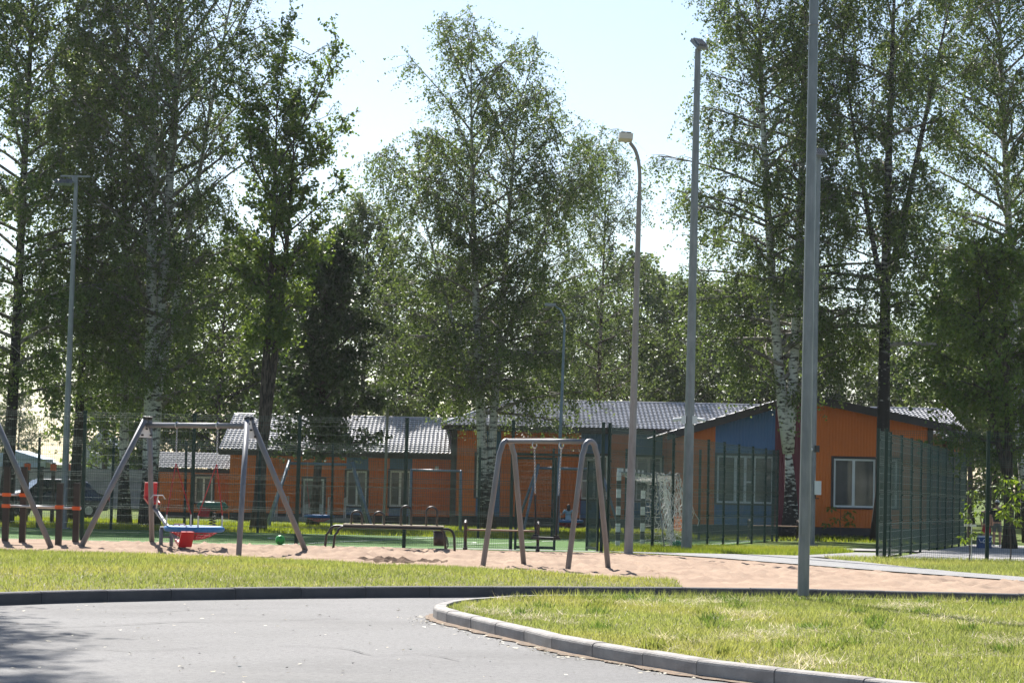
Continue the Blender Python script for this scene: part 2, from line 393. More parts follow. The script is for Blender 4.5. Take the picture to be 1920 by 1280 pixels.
# dirt washed up along the foot of the near kerb
V = []; F = []; IP = [p for p in ISL if p.x < 9 and p.y < 30]
for i, p_ in enumerate(IP):
    a = IP[max(i-1, 0)]; c = IP[min(i+1, len(IP)-1)]; d = (c-a).normalized(); nn = Vector((-d.y, d.x, 0))
    if nn.x > 0 and p_.y < 27: nn = -nn
    if p_.y >= 27 and nn.x > 0: nn = -nn
    wdt = .09+.06*wn(i*.9, 2)+.03*random.random()
    for k in range(3):
        q = p_+nn*(wdt*k/2-.01); V.append((q.x, q.y, .024-.006*k))
for i in range(len(IP)-1):
    for k in range(2): F.append((i*3+k, (i+1)*3+k, (i+1)*3+k+1, i*3+k+1))
M['dirt'] = mat('kerbside_dirt', (.27, .2, .145), .95, noise=14, c2=(.17, .14, .115), bump=.8, bscale=40, spec=.1)
structure(link('kerbside_dirt', np_mesh('kerbside_dirt', np.array(V), np.array(F), M['dirt'], True)), 'brown grit and dirt along the foot of the near kerb')
crack([gp(x, y, road_z) for x, y in ((520, 1208), (640, 1213), (700, 1226), (790, 1224), (860, 1236))], .008)
crack([gp(x, y, road_z) for x, y in ((60, 1222), (170, 1215), (260, 1219), (390, 1211))], .007)
# ------------------------------------------------------------------ grass blades (stuff)
def blades(name, label, pts_fn, n, h, w, cols, m, lay=.25):
    P = pts_fn(n); n = len(P); hh = h*RNG.uniform(.45, 1.25, n); ang = RNG.uniform(0, 2*np.pi, n); ww = w*RNG.uniform(.6, 1.3, n)
    lean = RNG.normal(0, .38, (n, 2)); flat = RNG.random(n) < lay
    lean[flat] *= 3.2; 
    up = np.stack([lean[:, 0], lean[:, 1], np.where(flat, .35, 1.0)], 1); up /= np.linalg.norm(up, axis=1)[:, None]
    sx = np.stack([np.cos(ang)*ww, np.sin(ang)*ww, np.zeros(n)], 1)
    mid = P+up*(hh*.55)[:, None]; tip = P+up*hh[:, None]; tip[:, 0] += lean[:, 0]*hh*.3; tip[:, 1] += lean[:, 1]*hh*.3
    V = np.stack([P-sx*1.15, P+sx*1.15, tip], 1).reshape(-1, 3)
    F = np.arange(n*3).reshape(n, 3)
    me = np_mesh(name, V, F, m)
    ci = RNG.random(n); pal = np.array(cols); sp_ = np.array([wn(x*1.1+9, y*.62+2)+.5*wn(x*2.9, y*1.7) for x, y in P[:, :2]]); straw = flat & (RNG.random(n) < np.clip(.35+.6*sp_, .08, .97))
    c = pal[0]+(pal[1]-pal[0])*ci[:, None]; 
    patch = np.array([wn(x*.55+4, y*.4) for x, y in P[:, :2]]); c = c*(1+.22*patch[:, None]); yel = np.clip(patch*1.3+.1, 0, 1)[:, None]*.45; c = c*(1-yel)+np.array((.22, .2, .06))*yel
    c[straw] = pal[2]*RNG.uniform(.7, 1.15, (straw.sum(), 1))
    a = me.color_attributes.new('Col', 'FLOAT_COLOR', 'POINT')
    cc = np.ones((n, 3, 4), dtype=np.float32); cc[:, :, :3] = c[:, None, :]; a.data.foreach_set('color', cc.ravel())
    o = link(name, me); tag(o, label, 'grass', kind='stuff'); return o
M['blade'] = leafmat('grass_blade', None, None, .55, .5, attr='Col', spec=.3)
GC = [(.135, .178, .045), (.245, .275, .09), (.55, .49, .35)]
def pts_region(x0, x1, yf, yb, zf, dens_fn=None):
    def fn(n):
        x = RNG.uniform(x0, x1, n); lo = np.array([yf(v) for v in x]); hi = np.array([yb(v) for v in x]); 
        L = hi-lo; keep = RNG.random(n) < L/L.max(); x, lo, L = x[keep], lo[keep], L[keep]
        y = lo+L*RNG.random(len(x)); z = np.array([zf(a, b) for a, b in zip(x, y)])-.004
        return np.stack([x, y, z], 1)
    return fn
blades('lawn_grass', 'mown grass with pale straw on the near lawn island', pts_region(-.7, 8.2, lambda x: islandF(x)+.05, lambda x: islandB(x)-.02, island_z), 300000, .062, .005, GC, M['blade'], .42)
blades('lawn_grass', 'taller grass fringe along the back of the lawn island', pts_region(.4, 8.2, lambda x: islandB(x)-.45, lambda x: islandB(x)+.03, island_z), 3500, .13, .005, GC, M['blade'], .02)
blades('lawn_grass', 'bright mown grass on the strip before the sand', pts_region(-10.5, SFP[-1][0], lambda x: kerbY(x)+.16, lambda x: sandF(x)+.1, strip_z), 150000, .075, .006, [(.13, .175, .04), (.235, .262, .08), (.42, .38, .22)], M['blade'], .2)
blades('lawn_grass', 'grass tufts in front of the green fence on the right', pts_region(7.5, 13, lambda x: pathB(x)+.05, lambda x: 55.8, lambda x, y: G(x, y)+.01), 42000, .1, .007, GC, M['blade'], .2)
blades('lawn_grass', 'tall weedy grass beside the galvanised pole and side fence', pts_region(2.3, 9.2, lambda x: 56.0 if x < 6.5 else 56.2+(x-6.5)*2.4, lambda x: 65.3, lambda x, y: G(x, y)-.03), 60000, .17, .008, [(.10, .16, .022), (.19, .23, .04), (.3, .28, .1)], M['blade'], .1)
blades('lawn_grass', 'unmown grass between the pitch and the buildings', pts_region(-22, 14, lambda x: 80.6, lambda x: 96, lambda x, y: G(x, y)-.03), 60000, .16, .014, [(.12, .18, .022), (.22, .26, .04), (.3, .28, .1)], M['blade'], .1)

def straw_pts(n):
    P = pts_region(-.5, 8.2, lambda x: islandF(x)+.1, lambda x: islandB(x)-.1, island_z)(n)
    s = np.array([wn(x*1.3+5, y*.8+1)+.6*wn(x*3.1, y*1.9+3)+.3*wn(x*7, y*5) for x, y in P[:, :2]]); P = P[s > .52]; P[:, 2] += .02; return P
o = blades('dry_grass', 'pale cut straw lying in loose swathes on the near lawn island', straw_pts, 90000, .13, .0028, [(.5, .44, .3), (.62, .56, .42), (.6, .54, .4)], M['blade'], 1.0)
def weed_pts(n):
    P = pts_region(-.6, 8.2, lambda x: islandF(x)+.03, lambda x: islandB(x)-.05, island_z)(n); c_ = P[RNG.integers(0, len(P), 70)]; k_ = RNG.integers(0, 70, n); q = c_[k_]+np.concatenate([RNG.normal(0, .07, (n, 2)), np.zeros((n, 1))], 1); return q[(q[:, 0] > -.5)]
blades('weed_tufts', 'darker tufts of taller weeds dotted over the near lawn island', weed_pts, 5000, .12, .009, [(.06, .11, .025), (.11, .17, .04), (.2, .2, .06)], M['blade'], .1)
# litter on the road: fallen petals, bits of leaf and grit (too many to count)
b1 = MB(); b2 = MB()
for i in range(420):
    if i < 200: q = Vector((random.uniform(-6, 2), random.uniform(18.5, 30), .008))
    else:
        k = random.random(); s = ISL[int(40+k*62)]; q = Vector((s.x-abs(random.gauss(.08, .14)), s.y-abs(random.gauss(.0, .12)), .008))
    if q.x > -.85 and islandF(q.x)-.2 < q.y < islandB(q.x)+.2: continue
    bb = b2 if random.random() < .3 else b1; r = random.uniform(.008, .03) if bb is b1 else random.uniform(.006, .016); a = random.uniform(0, 6.28)
    P = [q+Vector((math.cos(a+t)*r*k_, math.sin(a+t)*r*k_*.6, random.uniform(0, .012))) for t, k_ in ((0, 1.3), (1.5, .8), (3.1, 1.3), (4.6, .7))]
    bb.add(P, [(0, 1, 2, 3)])
tag(b1.build('fallen_petals', mat('petal', (.62, .52, .33), .8, noise=3, c2=(.7, .66, .55))), 'pale fallen petals and leaf bits scattered on the asphalt', 'litter', kind='stuff')
tag(b2.build('road_grit', mat('grit', (.05, .045, .04), .9)), 'dark grit scattered on the asphalt', 'litter', kind='stuff')
# dug patch of dark soil in the sand
b = MB(); c = gp(745, 1050, .1); nq = 26
V = []; F = []
for i in range(nq+1):
    for j in range(9):
        x = c.x-1.0+2.0*i/nq; y = c.y-.55+1.1*j/8; e = max(0, 1-((x-c.x)/1.0)**2-((y-c.y)/.55)**2)
        V.append((x, y, sand_z(x, y)-.02+e**.5*(.045+.05*wn(x*9, y*8)+.03*random.random())))
for i in range(nq):
    for j in range(8): F.append((i*9+j, (i+1)*9+j, (i+1)*9+j+1, i*9+j+1))
structure(link('soil_patch', np_mesh('soil_patch', np.array(V), np.array(F), M['soil'])), 'patch of dark damp soil dug up in the sand')
# ------------------------------------------------------------------ building materials
M['orange'] = mat('orange_siding', (.70, .165, .017), .5, noise=.7, c2=(.62, .145, .015), spec=.4)
M['blue'] = mat('blue_siding', (.075, .17, .37), .5, noise=.7, c2=(.065, .15, .33), spec=.4)
M['maroon'] = mat('dark_red_siding', (.16, .018, .035), .5, noise=.7, c2=(.13, .016, .03))
M['trim'] = mat('dark_brown_trim', (.028, .022, .025), .5, noise=2, c2=(.04, .03, .032))
M['plinth'] = mat('dark_plinth', (.035, .033, .036), .8, noise=3, c2=(.05, .047, .05))
M['roof'] = mat('grey_metal_tile', (.34, .34, .36), .3, noise=1.5, c2=(.29, .29, .31), spec=.8, metal=.25)
mix_layer(M['roof'], .9, (.22, .22, .235), .48, .68, fac=.7)
M['pvc'] = mat('white_window_frame', (.72, .73, .74), .4, noise=3, c2=(.66, .67, .68))
M['glass'] = mat('window_glass', (.05, .06, .065), .06, noise=1.2, c2=(.10, .11, .11), spec=.8)
M['wood'] = mat('raw_wood', (.36, .23, .12), .8, noise=6, c2=(.28, .17, .085), stretch=(1, 1, 8))
M['whitemetal'] = mat('white_paint_metal', (.7, .7, .7), .5, noise=3, c2=(.62, .62, .62))
M['concrete'] = mat('concrete', (.36, .35, .34), .9, noise=3, c2=(.28, .27, .265))

def ribbed(x0, x1, z0, z1, y=0.0, P=.115, top=None, holes=()):
    """vertical ribbed metal siding facing -y; top: optional function z(x) for sloped tops; holes: (x0,x1,z0,z1)"""
    b = MB(); xs = []; x = math.floor(x0/P)*P
    while x < x1+P:
        for k, dy in ((0, 0), (.62, 0), (.70, .012), (.92, .012)): xs.append((x+k*P, dy))
        x += P
    def dyat(v): return float(np.interp(v, [a for a, _ in xs], [d for _, d in xs]))
    cut = sorted(set([x0, x1]+[a for a, _ in xs if x0 < a < x1]+[h[i] for h in holes for i in (0, 1) if x0 < h[i] < x1]))
    for a, c in zip(cut[:-1], cut[1:]):
        mid = (a+c)/2; spans = [(z0, None)]
        hs = sorted([h for h in holes if h[0] <= mid <= h[1]], key=lambda h: h[2])
        lo = z0; segs = []
        for h in hs:
            if h[2] > lo: segs.append((lo, h[2]))
            lo = h[3]
        segs.append((lo, None))
        for s0, s1 in segs:
            ta = s1 if s1 is not None else (top(a) if top else z1); tb = s1 if s1 is not None else (top(c) if top else z1)
            if ta-s0 < .01 and tb-s0 < .01: continue
            b.add([(a, y+dyat(a), s0), (c, y+dyat(c), s0), (c, y+dyat(c), max(tb, s0)), (a, y+dyat(a), max(ta, s0))], [(0, 1, 2, 3)])
    return b
def window(parent, x0, x1, z0, z1, y=0.0, mull=(.5,), transom=None, sash=True, trim='trim'):
    fr = MB(); w_ = .07
    y1 = y+.05
    fr.box(((x0+x1)/2, y1, z1-w_/2), (x1-x0, .08, w_)); fr.box(((x0+x1)/2, y1, z0+w_/2), (x1-x0, .08, w_))
    fr.box((x0+w_/2, y1, (z0+z1)/2), (w_, .078, z1-z0-2*w_)); fr.box((x1-w_/2, y1, (z0+z1)/2), (w_, .078, z1-z0-2*w_))
    cuts = [x0]+[x0+(x1-x0)*m_ for m_ in mull]+[x1]
    for c in cuts[1:-1]: fr.box((c, y1, (z0+z1)/2), (.10, .076, z1-z0-2*w_))
    if transom:
        for (ia, frac) in transom:
            a, c = cuts[ia], cuts[ia+1]; fr.box(((a+c)/2, y1-.003, z0+(z1-z0)*frac), (c-a-.08, .07, .06))
    f = fr.build('window', M['pvc'], parent)
    for a, c in zip(cuts[:-1], cuts[1:]):
        g = MB(); g.box(((a+c)/2, y+.07, (z0+z1)/2), (c-a-.02, .012, z1-z0-.04)); g.build('pane', M['glass'], f)
    t = MB(); k = .09; e = .022
    t.box(((x0+x1)/2, y-.004, z1+k/2), (x1-x0+2*k, .05, k)); t.box((x0-k/2, y-.004, (z0+z1)/2), (k, .05, z1-z0)); t.box((x1+k/2, y-.004, (z0+z1)/2), (k, .05, z1-z0))
    t.box(((x0+x1)/2, y-.02, z0-.03), (x1-x0+2*k, .09, .06)); t.build('surround', M[trim], f)
    # dark room box behind
    r = MB(); r.box(((x0+x1)/2, y+.45, (z0+z1)/2), (x1-x0+.1, .7, z1-z0+.1)); r.build('room', M['roomdark'], f)
    return f
M['roomdark'] = mat('dim_room', (.10, .10, .10), .9, noise=1, c2=(.2, .2, .19))
def tile_roof(parent, p00, p10, p01, p11, name='roof', px=.19, ps=.35):
    """metal tile sheet: p00->p10 eave, p01->p11 ridge"""
    p00, p10, p01, p11 = map(Vector, (p00, p10, p01, p11)); L = max((p10-p00).length, (p11-p01).length); S = ((p01-p00).length+(p11-p10).length)/2
    nu = max(4, int(L/px*4)); rows = max(2, int(S/ps)); nrm = (p10-p00).cross(p01-p00).normalized()
    if nrm.z < 0: nrm = -nrm
    V = []; F = []
    for r in range(rows):
        for e in (0, 1):
            v = (r+e*.999)/rows
            for i in range(nu+1):
                u = i/nu; q = p00.lerp(p10, u).lerp(p01.lerp(p11, u), v); ph = 2*math.pi*((q-p00).dot((p10-p00).normalized()))/px
                h = .016*math.cos(ph)+(.042 if e == 0 else .0); V.append(q+nrm*h)
    W = nu+1
    for r in range(rows):
        for i in range(nu): F.append((2*r*W+i, 2*r*W+i+1, (2*r+1)*W+i+1, (2*r+1)*W+i))
        if r < rows-1:
            for i in range(nu): F.append(((2*r+1)*W+i, (2*r+1)*W+i+1, (2*r+2)*W+i+1, (2*r+2)*W+i))
    o = link(name, np_mesh(name, np.array([tuple(v) for v in V]), np.array(F), M['roof']), None, parent); return o

def wall_split(parent, spans, z0, z1, y, holes, top=None):
    """coloured siding fields side by side"""
    for x0, x1, mname in spans:
        hh = [(max(h[0], x0), min(h[1], x1), h[2], h[3]) for h in holes if h[0] < x1 and h[1] > x0]
        ribbed(x0, x1, z0, z1, y, top=top, holes=hh).build('wall', M[mname], parent)

# ---------------- main building with the gabled wing
D1 = 100.0; DW = 87.0
def wx(px, py, D): return pt(px, py, D)
bz = -.33
B = thing('school_building', 'long orange building with blue panels, grey tile roof and gabled front wing', 'building', (0, 0, 0))
xl = wx(850, 900, D1).x; xr = wx(1790, 900, D1).x; xwl = wx(1296, 900, DW).x; xwr = wx(1738, 900, DW).x
ez = 3.92                                          # eave height (z)
wins = []
def pxw(a, b_, D, t, bt): return (wx(a, 900, D).x, wx(b_, 900, D).x, wx(a, bt, D).z, wx(a, t, D).z)
mw = [pxw(893, 926, D1, 851, 931), pxw(1089, 1139, D1, 853, 935), pxw(1192, 1240, D1, 856, 938)]
def bl(a, b_): return (wx(a, 900, D1).x, wx(b_, 900, D1).x)
b1_, b2_, b3_ = bl(893, 938), bl(1088, 1142), bl(1190, 1241)
spans = [(xl+.12, b1_[0], 'orange'), (b1_[0], b1_[1], 'blue'), (b1_[1], b2_[0], 'orange'), (b2_[0], b2_[1], 'blue'), (b2_[1], b3_[0], 'orange'), (b3_[0], b3_[1], 'blue'), (b3_[1], xwl+2.2, 'orange')]
wall_split(B, spans, bz+.45, ez, D1, mw)
for h in mw: window(B, *h, y=D1, transom=[(0, .42)])
b = MB(); b.box(((xl+xr)/2, D1+.1, bz+.2), (xr-xl, .16, .56)); b.build('plinth', M['plinth'], B)
b = MB(); b.box((xl, D1+.02, (bz+ez)/2), (.24, .2, ez-bz)); b.build('corner_trim', M['trim'], B)
# body behind
b = MB(); b.box((xl+.04, D1+5, (bz+ez)/2), (.1, 9.8, ez-bz)); b.build('wall', M['orange'], B)
b = MB(); b.box(((xl+xr)/2, D1+10, (bz+ez)/2), (xr-xl, .1, ez-bz)); b.build('wall', M['orange'], B)
b = MB(); b.box((xr, D1+5, (bz+ez)/2), (.1, 9.8, ez-bz)); b.build('wall', M['orange'], B)
ridge = 5.22; oh = .55
e0 = Vector((xl-oh, D1-oh, ez+.02)); e1 = Vector((xr+oh, D1-oh, ez+.02)); r0 = Vector((xl+2.3, D1+5, ridge)); r1 = Vector((xr+oh, D1+5, ridge+.02))
tile_roof(B, e0, e1, r0, r1)
k0 = Vector((xl-oh, D1+10+oh, ez+.02)); k1 = Vector((xr+oh, D1+10+oh, ez+.02))
tile_roof(B, k1, k0, r1, r0); tile_roof(B, k0, e0, r0+Vector((-.02, .02, 0)), r0+Vector((0, -.02, 0)))
b = MB(); b.box(((e0.x+e1.x)/2, D1-oh+.03, ez-.10), (e1.x-e0.x, .05, .22)); b.box(((e0.x+e1.x)/2, D1-oh/2, ez-.13), (e1.x-e0.x, oh, .04)); b.build('fascia', M['trim'], B)
b = MB(); b.tube([r0, r1], .07, 8); b.tube([e0+Vector((0, 0, .05)), r0], .06, 6); b.build('ridge_cap', M['roof'], B)
b = MB(); b.prism([(xr+oh+.012, D1-oh, ez-.15), (xr+oh+.012, D1+5, ridge-.14), (xr+oh+.012, D1+5, ridge+.08), (xr+oh+.012, D1-oh, ez+.08)], (.03, 0, 0)); b.build('verge_trim', M['whitemetal'], B)
b = MB(); b.prism([(xr, D1, ez), (xr, D1+5, ridge-.08), (xr, D1+10, ez)], (.1, 0, 0)); b.build('gable_wall', M['trim'], B)
# gabled wing
wc = (xwl+xwr)/2-.35; wez_l = wx(1290, 803, DW).z-.05; pk = wx(1492, 746, DW).z; wez_r = wx(1738, 803, DW).z+.12
def wtop(x): return np.interp(x, [xwl, wc, xwr], [wez_l, pk, wez_r])
ww1 = pxw(1344, 1450, DW, 853, 942); ww2 = pxw(1563, 1641, DW, 859, 950); ww3 = pxw(1664, 1682, DW, 861, 952)
cb = [wx(q, 900, DW).x for q in (1340, 1452, 1503)]
wall_split(B, [(xwl, cb[0], 'orange'), (cb[0], cb[1], 'blue'), (cb[1], cb[2], 'maroon'), (cb[2], xwr, 'orange')], bz+.52, 0, DW, [ww1, ww2, ww3], top=wtop)
window(B, *ww1, y=DW, mull=(.33, .5, .66), transom=[(2, .45)]); window(B, *ww2, y=DW, mull=(.48,)); window(B, *ww3, y=DW, mull=())
gzw = G(11, DW)
b = MB(); b.box(((xwl+xwr)/2, DW+.08, gzw+.25), (xwr-xwl, .12, .62)); b.build('plinth', M['plinth'], B)
b = MB(); b.box((xwr+.1, DW+.05, (bz+wez_r)/2), (.2, .2, wez_r-bz)); b.build('corner_trim', M['trim'], B)
for xx in (xwl, xwr):
    b = MB(); b.box((xx, (DW+D1)/2+.1, (bz+wez_l)/2), (.1, D1-DW, wez_l-bz-.1)); b.build('wall', M['orange'], B)
def wing_roof(xa, za, xb, zb):                      # eave (a) to ridge (b), running back to the main roof
    tile_roof(B, (xa, DW-.6, za), (xa, D1+3, za), (xb, DW-.6, zb), (xb, D1+3, zb))
ol = .95
sl = (pk-wez_l)/(wc-xwl); sr = (pk-wez_r)/(xwr-wc)
wing_roof(xwl-ol, wez_l-ol*sl+.14, wc, pk+.14); wing_roof(xwr+ol, wez_r-ol*sr+.14, wc, pk+.14)
b = MB()
for (xa, za) in ((xwl-ol, wez_l-ol*sl), (xwr+ol, wez_r-ol*sr)):
    b.prism([(xa, DW-.62, za-.12), (wc, DW-.62, pk-.12), (wc, DW-.62, pk+.17), (xa, DW-.62, za+.17)], (0, .06, 0))
    b.prism([(xa, DW-.55, za-.02), (wc, DW-.55, pk-.02), (wc, DW-.55, pk+.02), (xa, DW-.55, za+.02)], (0, .6, 0))
b.build('bargeboard', M['trim'], B)
# porch canopies with raw timber panels at the right end
for i, (pxa, pxb, t, bt, D) in enumerate(((1741, 1766, 812, 840, 88.5), (1795, 1815, 838, 858, 93.0))):
    a = wx(pxa, t, D); c = wx(pxb, bt, D)
    k = MB(); 
    nb = 5
    for q in range(nb): k.box((a.x+(c.x-a.x)*(q+.5)/nb, D, (a.z+c.z)/2), ((c.x-a.x)/nb-.015, .04, a.z-c.z))
    k.build('timber_panel', M['wood'], B)
    k = MB(); k.prism([(a.x-.3, D-.7, a.z+.32), (c.x+1.0, D-.7, a.z-.08), (c.x+1.0, D-.7, a.z+.06), (a.x-.3, D-.7, a.z+.46)], (0, 2.4, 0)); k.build('porch_roof', M['roof'], B)
    k = MB(); k.box((c.x+.1, D+.1, (c.z+bz)/2), (.14, .14, c.z-bz)); k.box((c.x+.9, D+.1, (a.z-.1+bz)/2), (.12, .12, a.z-.1-bz)); k.build('porch_post', M['trim'], B)
# ---------------- lower building on the left
D2 = 104.0
B2 = thing('low_building', 'lower orange building with glazed double door behind the swings', 'building')
x0 = wx(432, 900, D2).x; x1 = wx(852, 900, D2).x; ez2 = wx(650, 856, D2).z+.1; gz = bz
dr = pxw(569, 608, D2, 897, 973); w1 = pxw(650, 688, D2, 882, 948); w2 = pxw(731, 770, D2, 882, 949)
bw1 = (wx(649, 900, D2).x, wx(690, 900, D2).x); bw2 = (wx(730, 900, D2).x, wx(772, 900, D2).x)
wall_split(B2, [(x0, bw1[0], 'orange'), (bw1[0], bw1[1], 'blue'), (bw1[1], bw2[0], 'orange'), (bw2[0], bw2[1], 'blue'), (bw2[1], x1, 'orange')], gz+.3, ez2, D2, [dr, w1, w2])
window(B2, *w1, y=D2); window(B2, *w2, y=D2)
d_ = window(B2, *dr, y=D2, mull=(.5,)); d_.name = 'door'
M['doorpanel'] = mat('pale_door', (.55, .57, .56), .4, noise=3, c2=(.45, .47, .46))
for k_ in (0, 1):
    b = MB(); hw = (dr[1]-dr[0])/2; b.box((dr[0]+hw*(k_+.5), D2+.045, dr[2]+.38), (hw-.14, .03, .6)); b.build('door_panel', M['doorpanel'], d_)
b = MB(); b.box((dr[0]+hw+.09, D2-.02, dr[2]+.95), (.02, .05, .25)); b.build('handle', M['trim'], d_)
b = MB(); b.box(((x0+x1)/2, D2+.1, gz+.1), (x1-x0, .16, .44)); b.build('plinth', M['plinth'], B2)
b = MB(); b.box((x0, D2+5, (gz+ez2)/2), (.1, 9.9, ez2-gz)); b.build('wall', M['orange'], B2)
rz2 = wx(775, 784, D2+5).z
tile_roof(B2, (x0-.5, D2-.5, ez2+.12), (x1, D2-.5, ez2+.12), (x0-.5, D2+5, rz2), (x1, D2+5, rz2)); tile_roof(B2, (x1, D2+10.5, ez2+.12), (x0-.5, D2+10.5, ez2+.12), (x1, D2+5, rz2), (x0-.5, D2+5, rz2))
b = MB(); b.box(((x0+x1)/2-.25, D2-.48, ez2), (x1-x0+.5, .05, .24)); b.box(((x0+x1)/2-.25, D2-.24, ez2-.04), (x1-x0+.5, .46, .04)); b.build('fascia', M['trim'], B2)
b = MB(); b.prism([(x0, D2, ez2), (x0, D2+5, rz2-.05), (x0, D2+10, ez2)], (.1, 0, 0)); b.build('gable_wall', M['trim'], B2)
b = MB(); b.tube([(x0-.5, D2+5, rz2), (x1, D2+5, rz2)], .07, 8); b.build('ridge_cap', M['roof'], B2)
b = MB(); b.box(((dr[0]+dr[1])/2, D2-.7, gz+.07), (3.6, 1.4, .2)); b.build('doorstep', M['concrete'], B2)
for sx in (dr[0]-1.1, dr[0]-.6, dr[1]+.3, dr[1]+1.0):
    b = MB(); b.tube([(sx, D2-1.2, gz+.15), (sx, D2-1.2, gz+1.05), (sx, D2-.3, gz+1.05), (sx, D2-.3, gz+.15)], .022, 6); b.build('handrail', M['whitemetal'], B2)
b = MB(); b.box((wx(819, 878, D2).x, D2-.06, wx(819, 878, D2).z), (.16, .1, .2)); b.build('wall_box', M['whitemetal'], B2)
# ---------------- small annex further left
D3 = 107.0
B3 = thing('annex_building', 'small orange annex with one white window and low grey roof', 'building')
x0 = wx(296, 900, D3).x; x1 = wx(436, 900, D3).x; ez3 = wx(370, 882, D3).z; w1 = pxw(366, 399, D3, 893, 942)
wall_split(B3, [(x0, x1, 'orange')], gz+.2, ez3, D3, [w1]); window(B3, *w1, y=D3)
b = MB(); b.box(((x0+x1)/2, D3+.1, gz+.08), (x1-x0, .16, .3)); b.build('plinth', M['plinth'], B3)
b = MB(); b.box((x0+.05, D3+3, (gz+ez3)/2), (.1, 6, ez3-gz)); b.box((x1-.05, D3+3, (gz+ez3)/2), (.1, 6, ez3-gz)); b.build('wall', M['orange'], B3)
rz3 = wx(370, 848, D3+3).z
tile_roof(B3, (x0-.4, D3-.4, ez3+.1), (x1+.3, D3-.4, ez3+.1), (x0-.4, D3+3, rz3), (x1+.3, D3+3, rz3)); tile_roof(B3, (x1+.3, D3+6.4, ez3+.1), (x0-.4, D3+6.4, ez3+.1), (x1+.3, D3+3, rz3), (x0-.4, D3+3, rz3))
b = MB(); b.box(((x0+x1)/2, D3-.38, ez3), (x1-x0+.7, .05, .18)); b.build('fascia', M['trim'], B3)
# ---------------- far wall and sheds at the left
o = thing('boundary_wall', 'long grey concrete boundary wall far off at the left', 'wall', base(20, 128))
b = MB()
for k_ in range(16):
    b = MB(); b.box((-13+k_*2.5, 0, 1.05), (2.44, .16, 2.1)); b.build('panel', M['concrete'], o)
    b = MB(); b.box((-14.25+k_*2.5, -.05, 1.15), (.2, .3, 2.3)); b.build('post', M['concrete'], o)
M['shedblue'] = mat('pale_blue_sheet', (.33, .42, .56), .6, noise=1, c2=(.28, .37, .5)); M['shedwhite'] = mat('pale_render', (.6, .6, .58), .8, noise=1, c2=(.52, .52, .5))
for nm, lb, pxc, D, wd, hh, rf, mm in (('shed', 'pale blue shed roof peeping over the boundary wall', 22, 140, 3.2, 2.6, .5, 'shedblue'), ('shed', 'low pale shed over the wall beside the blue one', 60, 142, 2.2, 2.3, .4, 'shedwhite'), ('house', 'distant white gabled house between the birch trunks', 186, 175, 4.2, 2.6, 2.4, 'shedwhite')):
    h_ = thing(nm, lb, 'shed' if nm == 'shed' else 'house', base(pxc, D))
    b = MB(); b.box((0, 2, hh/2), (wd, 4, hh)); b.build('wall', M[mm], h_)
    b = MB(); b.prism([(-wd/2-.2, -.2, hh), (wd/2+.2, -.2, hh), (0, -.2, hh+rf)], (0, 4.4, 0)); b.build('roof', M['roof'] if nm == 'house' else M[mm], h_)
    b = MB(); b.box((0, -.03, hh*.55), (.9, .06, .9)); w_ = b.build('window', M['glass'], h_)
# ------------------------------------------------------------------ trees
def barkmat(name, light, dark, thr, zdark=None, dashes=True):
    m = bpy.data.materials.new(name); m.use_nodes = True; n = m.node_tree; p = n.nodes['Principled BSDF']; p.inputs['Roughness'].default_value = .85
    p.inputs['Specular IOR Level'].default_value = .2
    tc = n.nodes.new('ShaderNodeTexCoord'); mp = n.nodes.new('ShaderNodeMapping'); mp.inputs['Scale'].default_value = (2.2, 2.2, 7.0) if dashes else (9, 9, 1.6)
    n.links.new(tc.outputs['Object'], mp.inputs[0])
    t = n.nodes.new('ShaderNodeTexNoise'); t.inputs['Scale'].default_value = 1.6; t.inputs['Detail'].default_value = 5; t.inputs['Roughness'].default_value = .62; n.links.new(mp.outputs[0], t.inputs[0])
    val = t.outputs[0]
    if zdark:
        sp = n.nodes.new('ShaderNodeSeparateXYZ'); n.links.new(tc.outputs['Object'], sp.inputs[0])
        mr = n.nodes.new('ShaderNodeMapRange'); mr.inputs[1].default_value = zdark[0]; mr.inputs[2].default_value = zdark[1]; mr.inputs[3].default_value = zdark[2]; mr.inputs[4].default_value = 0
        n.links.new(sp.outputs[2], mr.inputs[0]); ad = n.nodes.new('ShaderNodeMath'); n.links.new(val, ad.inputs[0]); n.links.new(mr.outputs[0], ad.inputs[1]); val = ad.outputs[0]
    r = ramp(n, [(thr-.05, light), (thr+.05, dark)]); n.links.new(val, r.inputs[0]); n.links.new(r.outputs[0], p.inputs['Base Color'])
    b = n.nodes.new('ShaderNodeBump'); b.inputs['Strength'].default_value = .6; b.inputs['Distance'].default_value = .03; n.links.new(t.outputs[0], b.inputs['Height']); n.links.new(b.outputs[0], p.inputs['Normal'])
    return m
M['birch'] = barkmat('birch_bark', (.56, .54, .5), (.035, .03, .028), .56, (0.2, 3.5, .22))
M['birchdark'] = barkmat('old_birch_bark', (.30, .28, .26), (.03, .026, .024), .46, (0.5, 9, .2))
M['bark'] = barkmat('brown_bark', (.10, .075, .06), (.035, .027, .022), .5, None, False)
M['twig'] = mat('twig_bark', (.075, .055, .045), .85, noise=3, c2=(.045, .033, .028))
M['birchlimb'] = mat('pale_birch_limb', (.30, .27, .24), .85, noise=4, c2=(.10, .08, .07), lo=.4, hi=.6)
M['leafbirch'] = leafmat('birch_leaf', (.066, .108, .028), (.13, .18, .05), .44)
M['leafbright'] = leafmat('bright_leaf', (.06, .11, .018), (.13, .185, .035), .45)
M['leafdark'] = leafmat('dark_leaf', (.03, .052, .018), (.06, .092, .03), .3)
M['leaffar'] = leafmat('far_leaf', (.06, .095, .03), (.115, .155, .05), .42)
def rnd3(n, s=1.0): return RNG.normal(0, s, (n, 3))
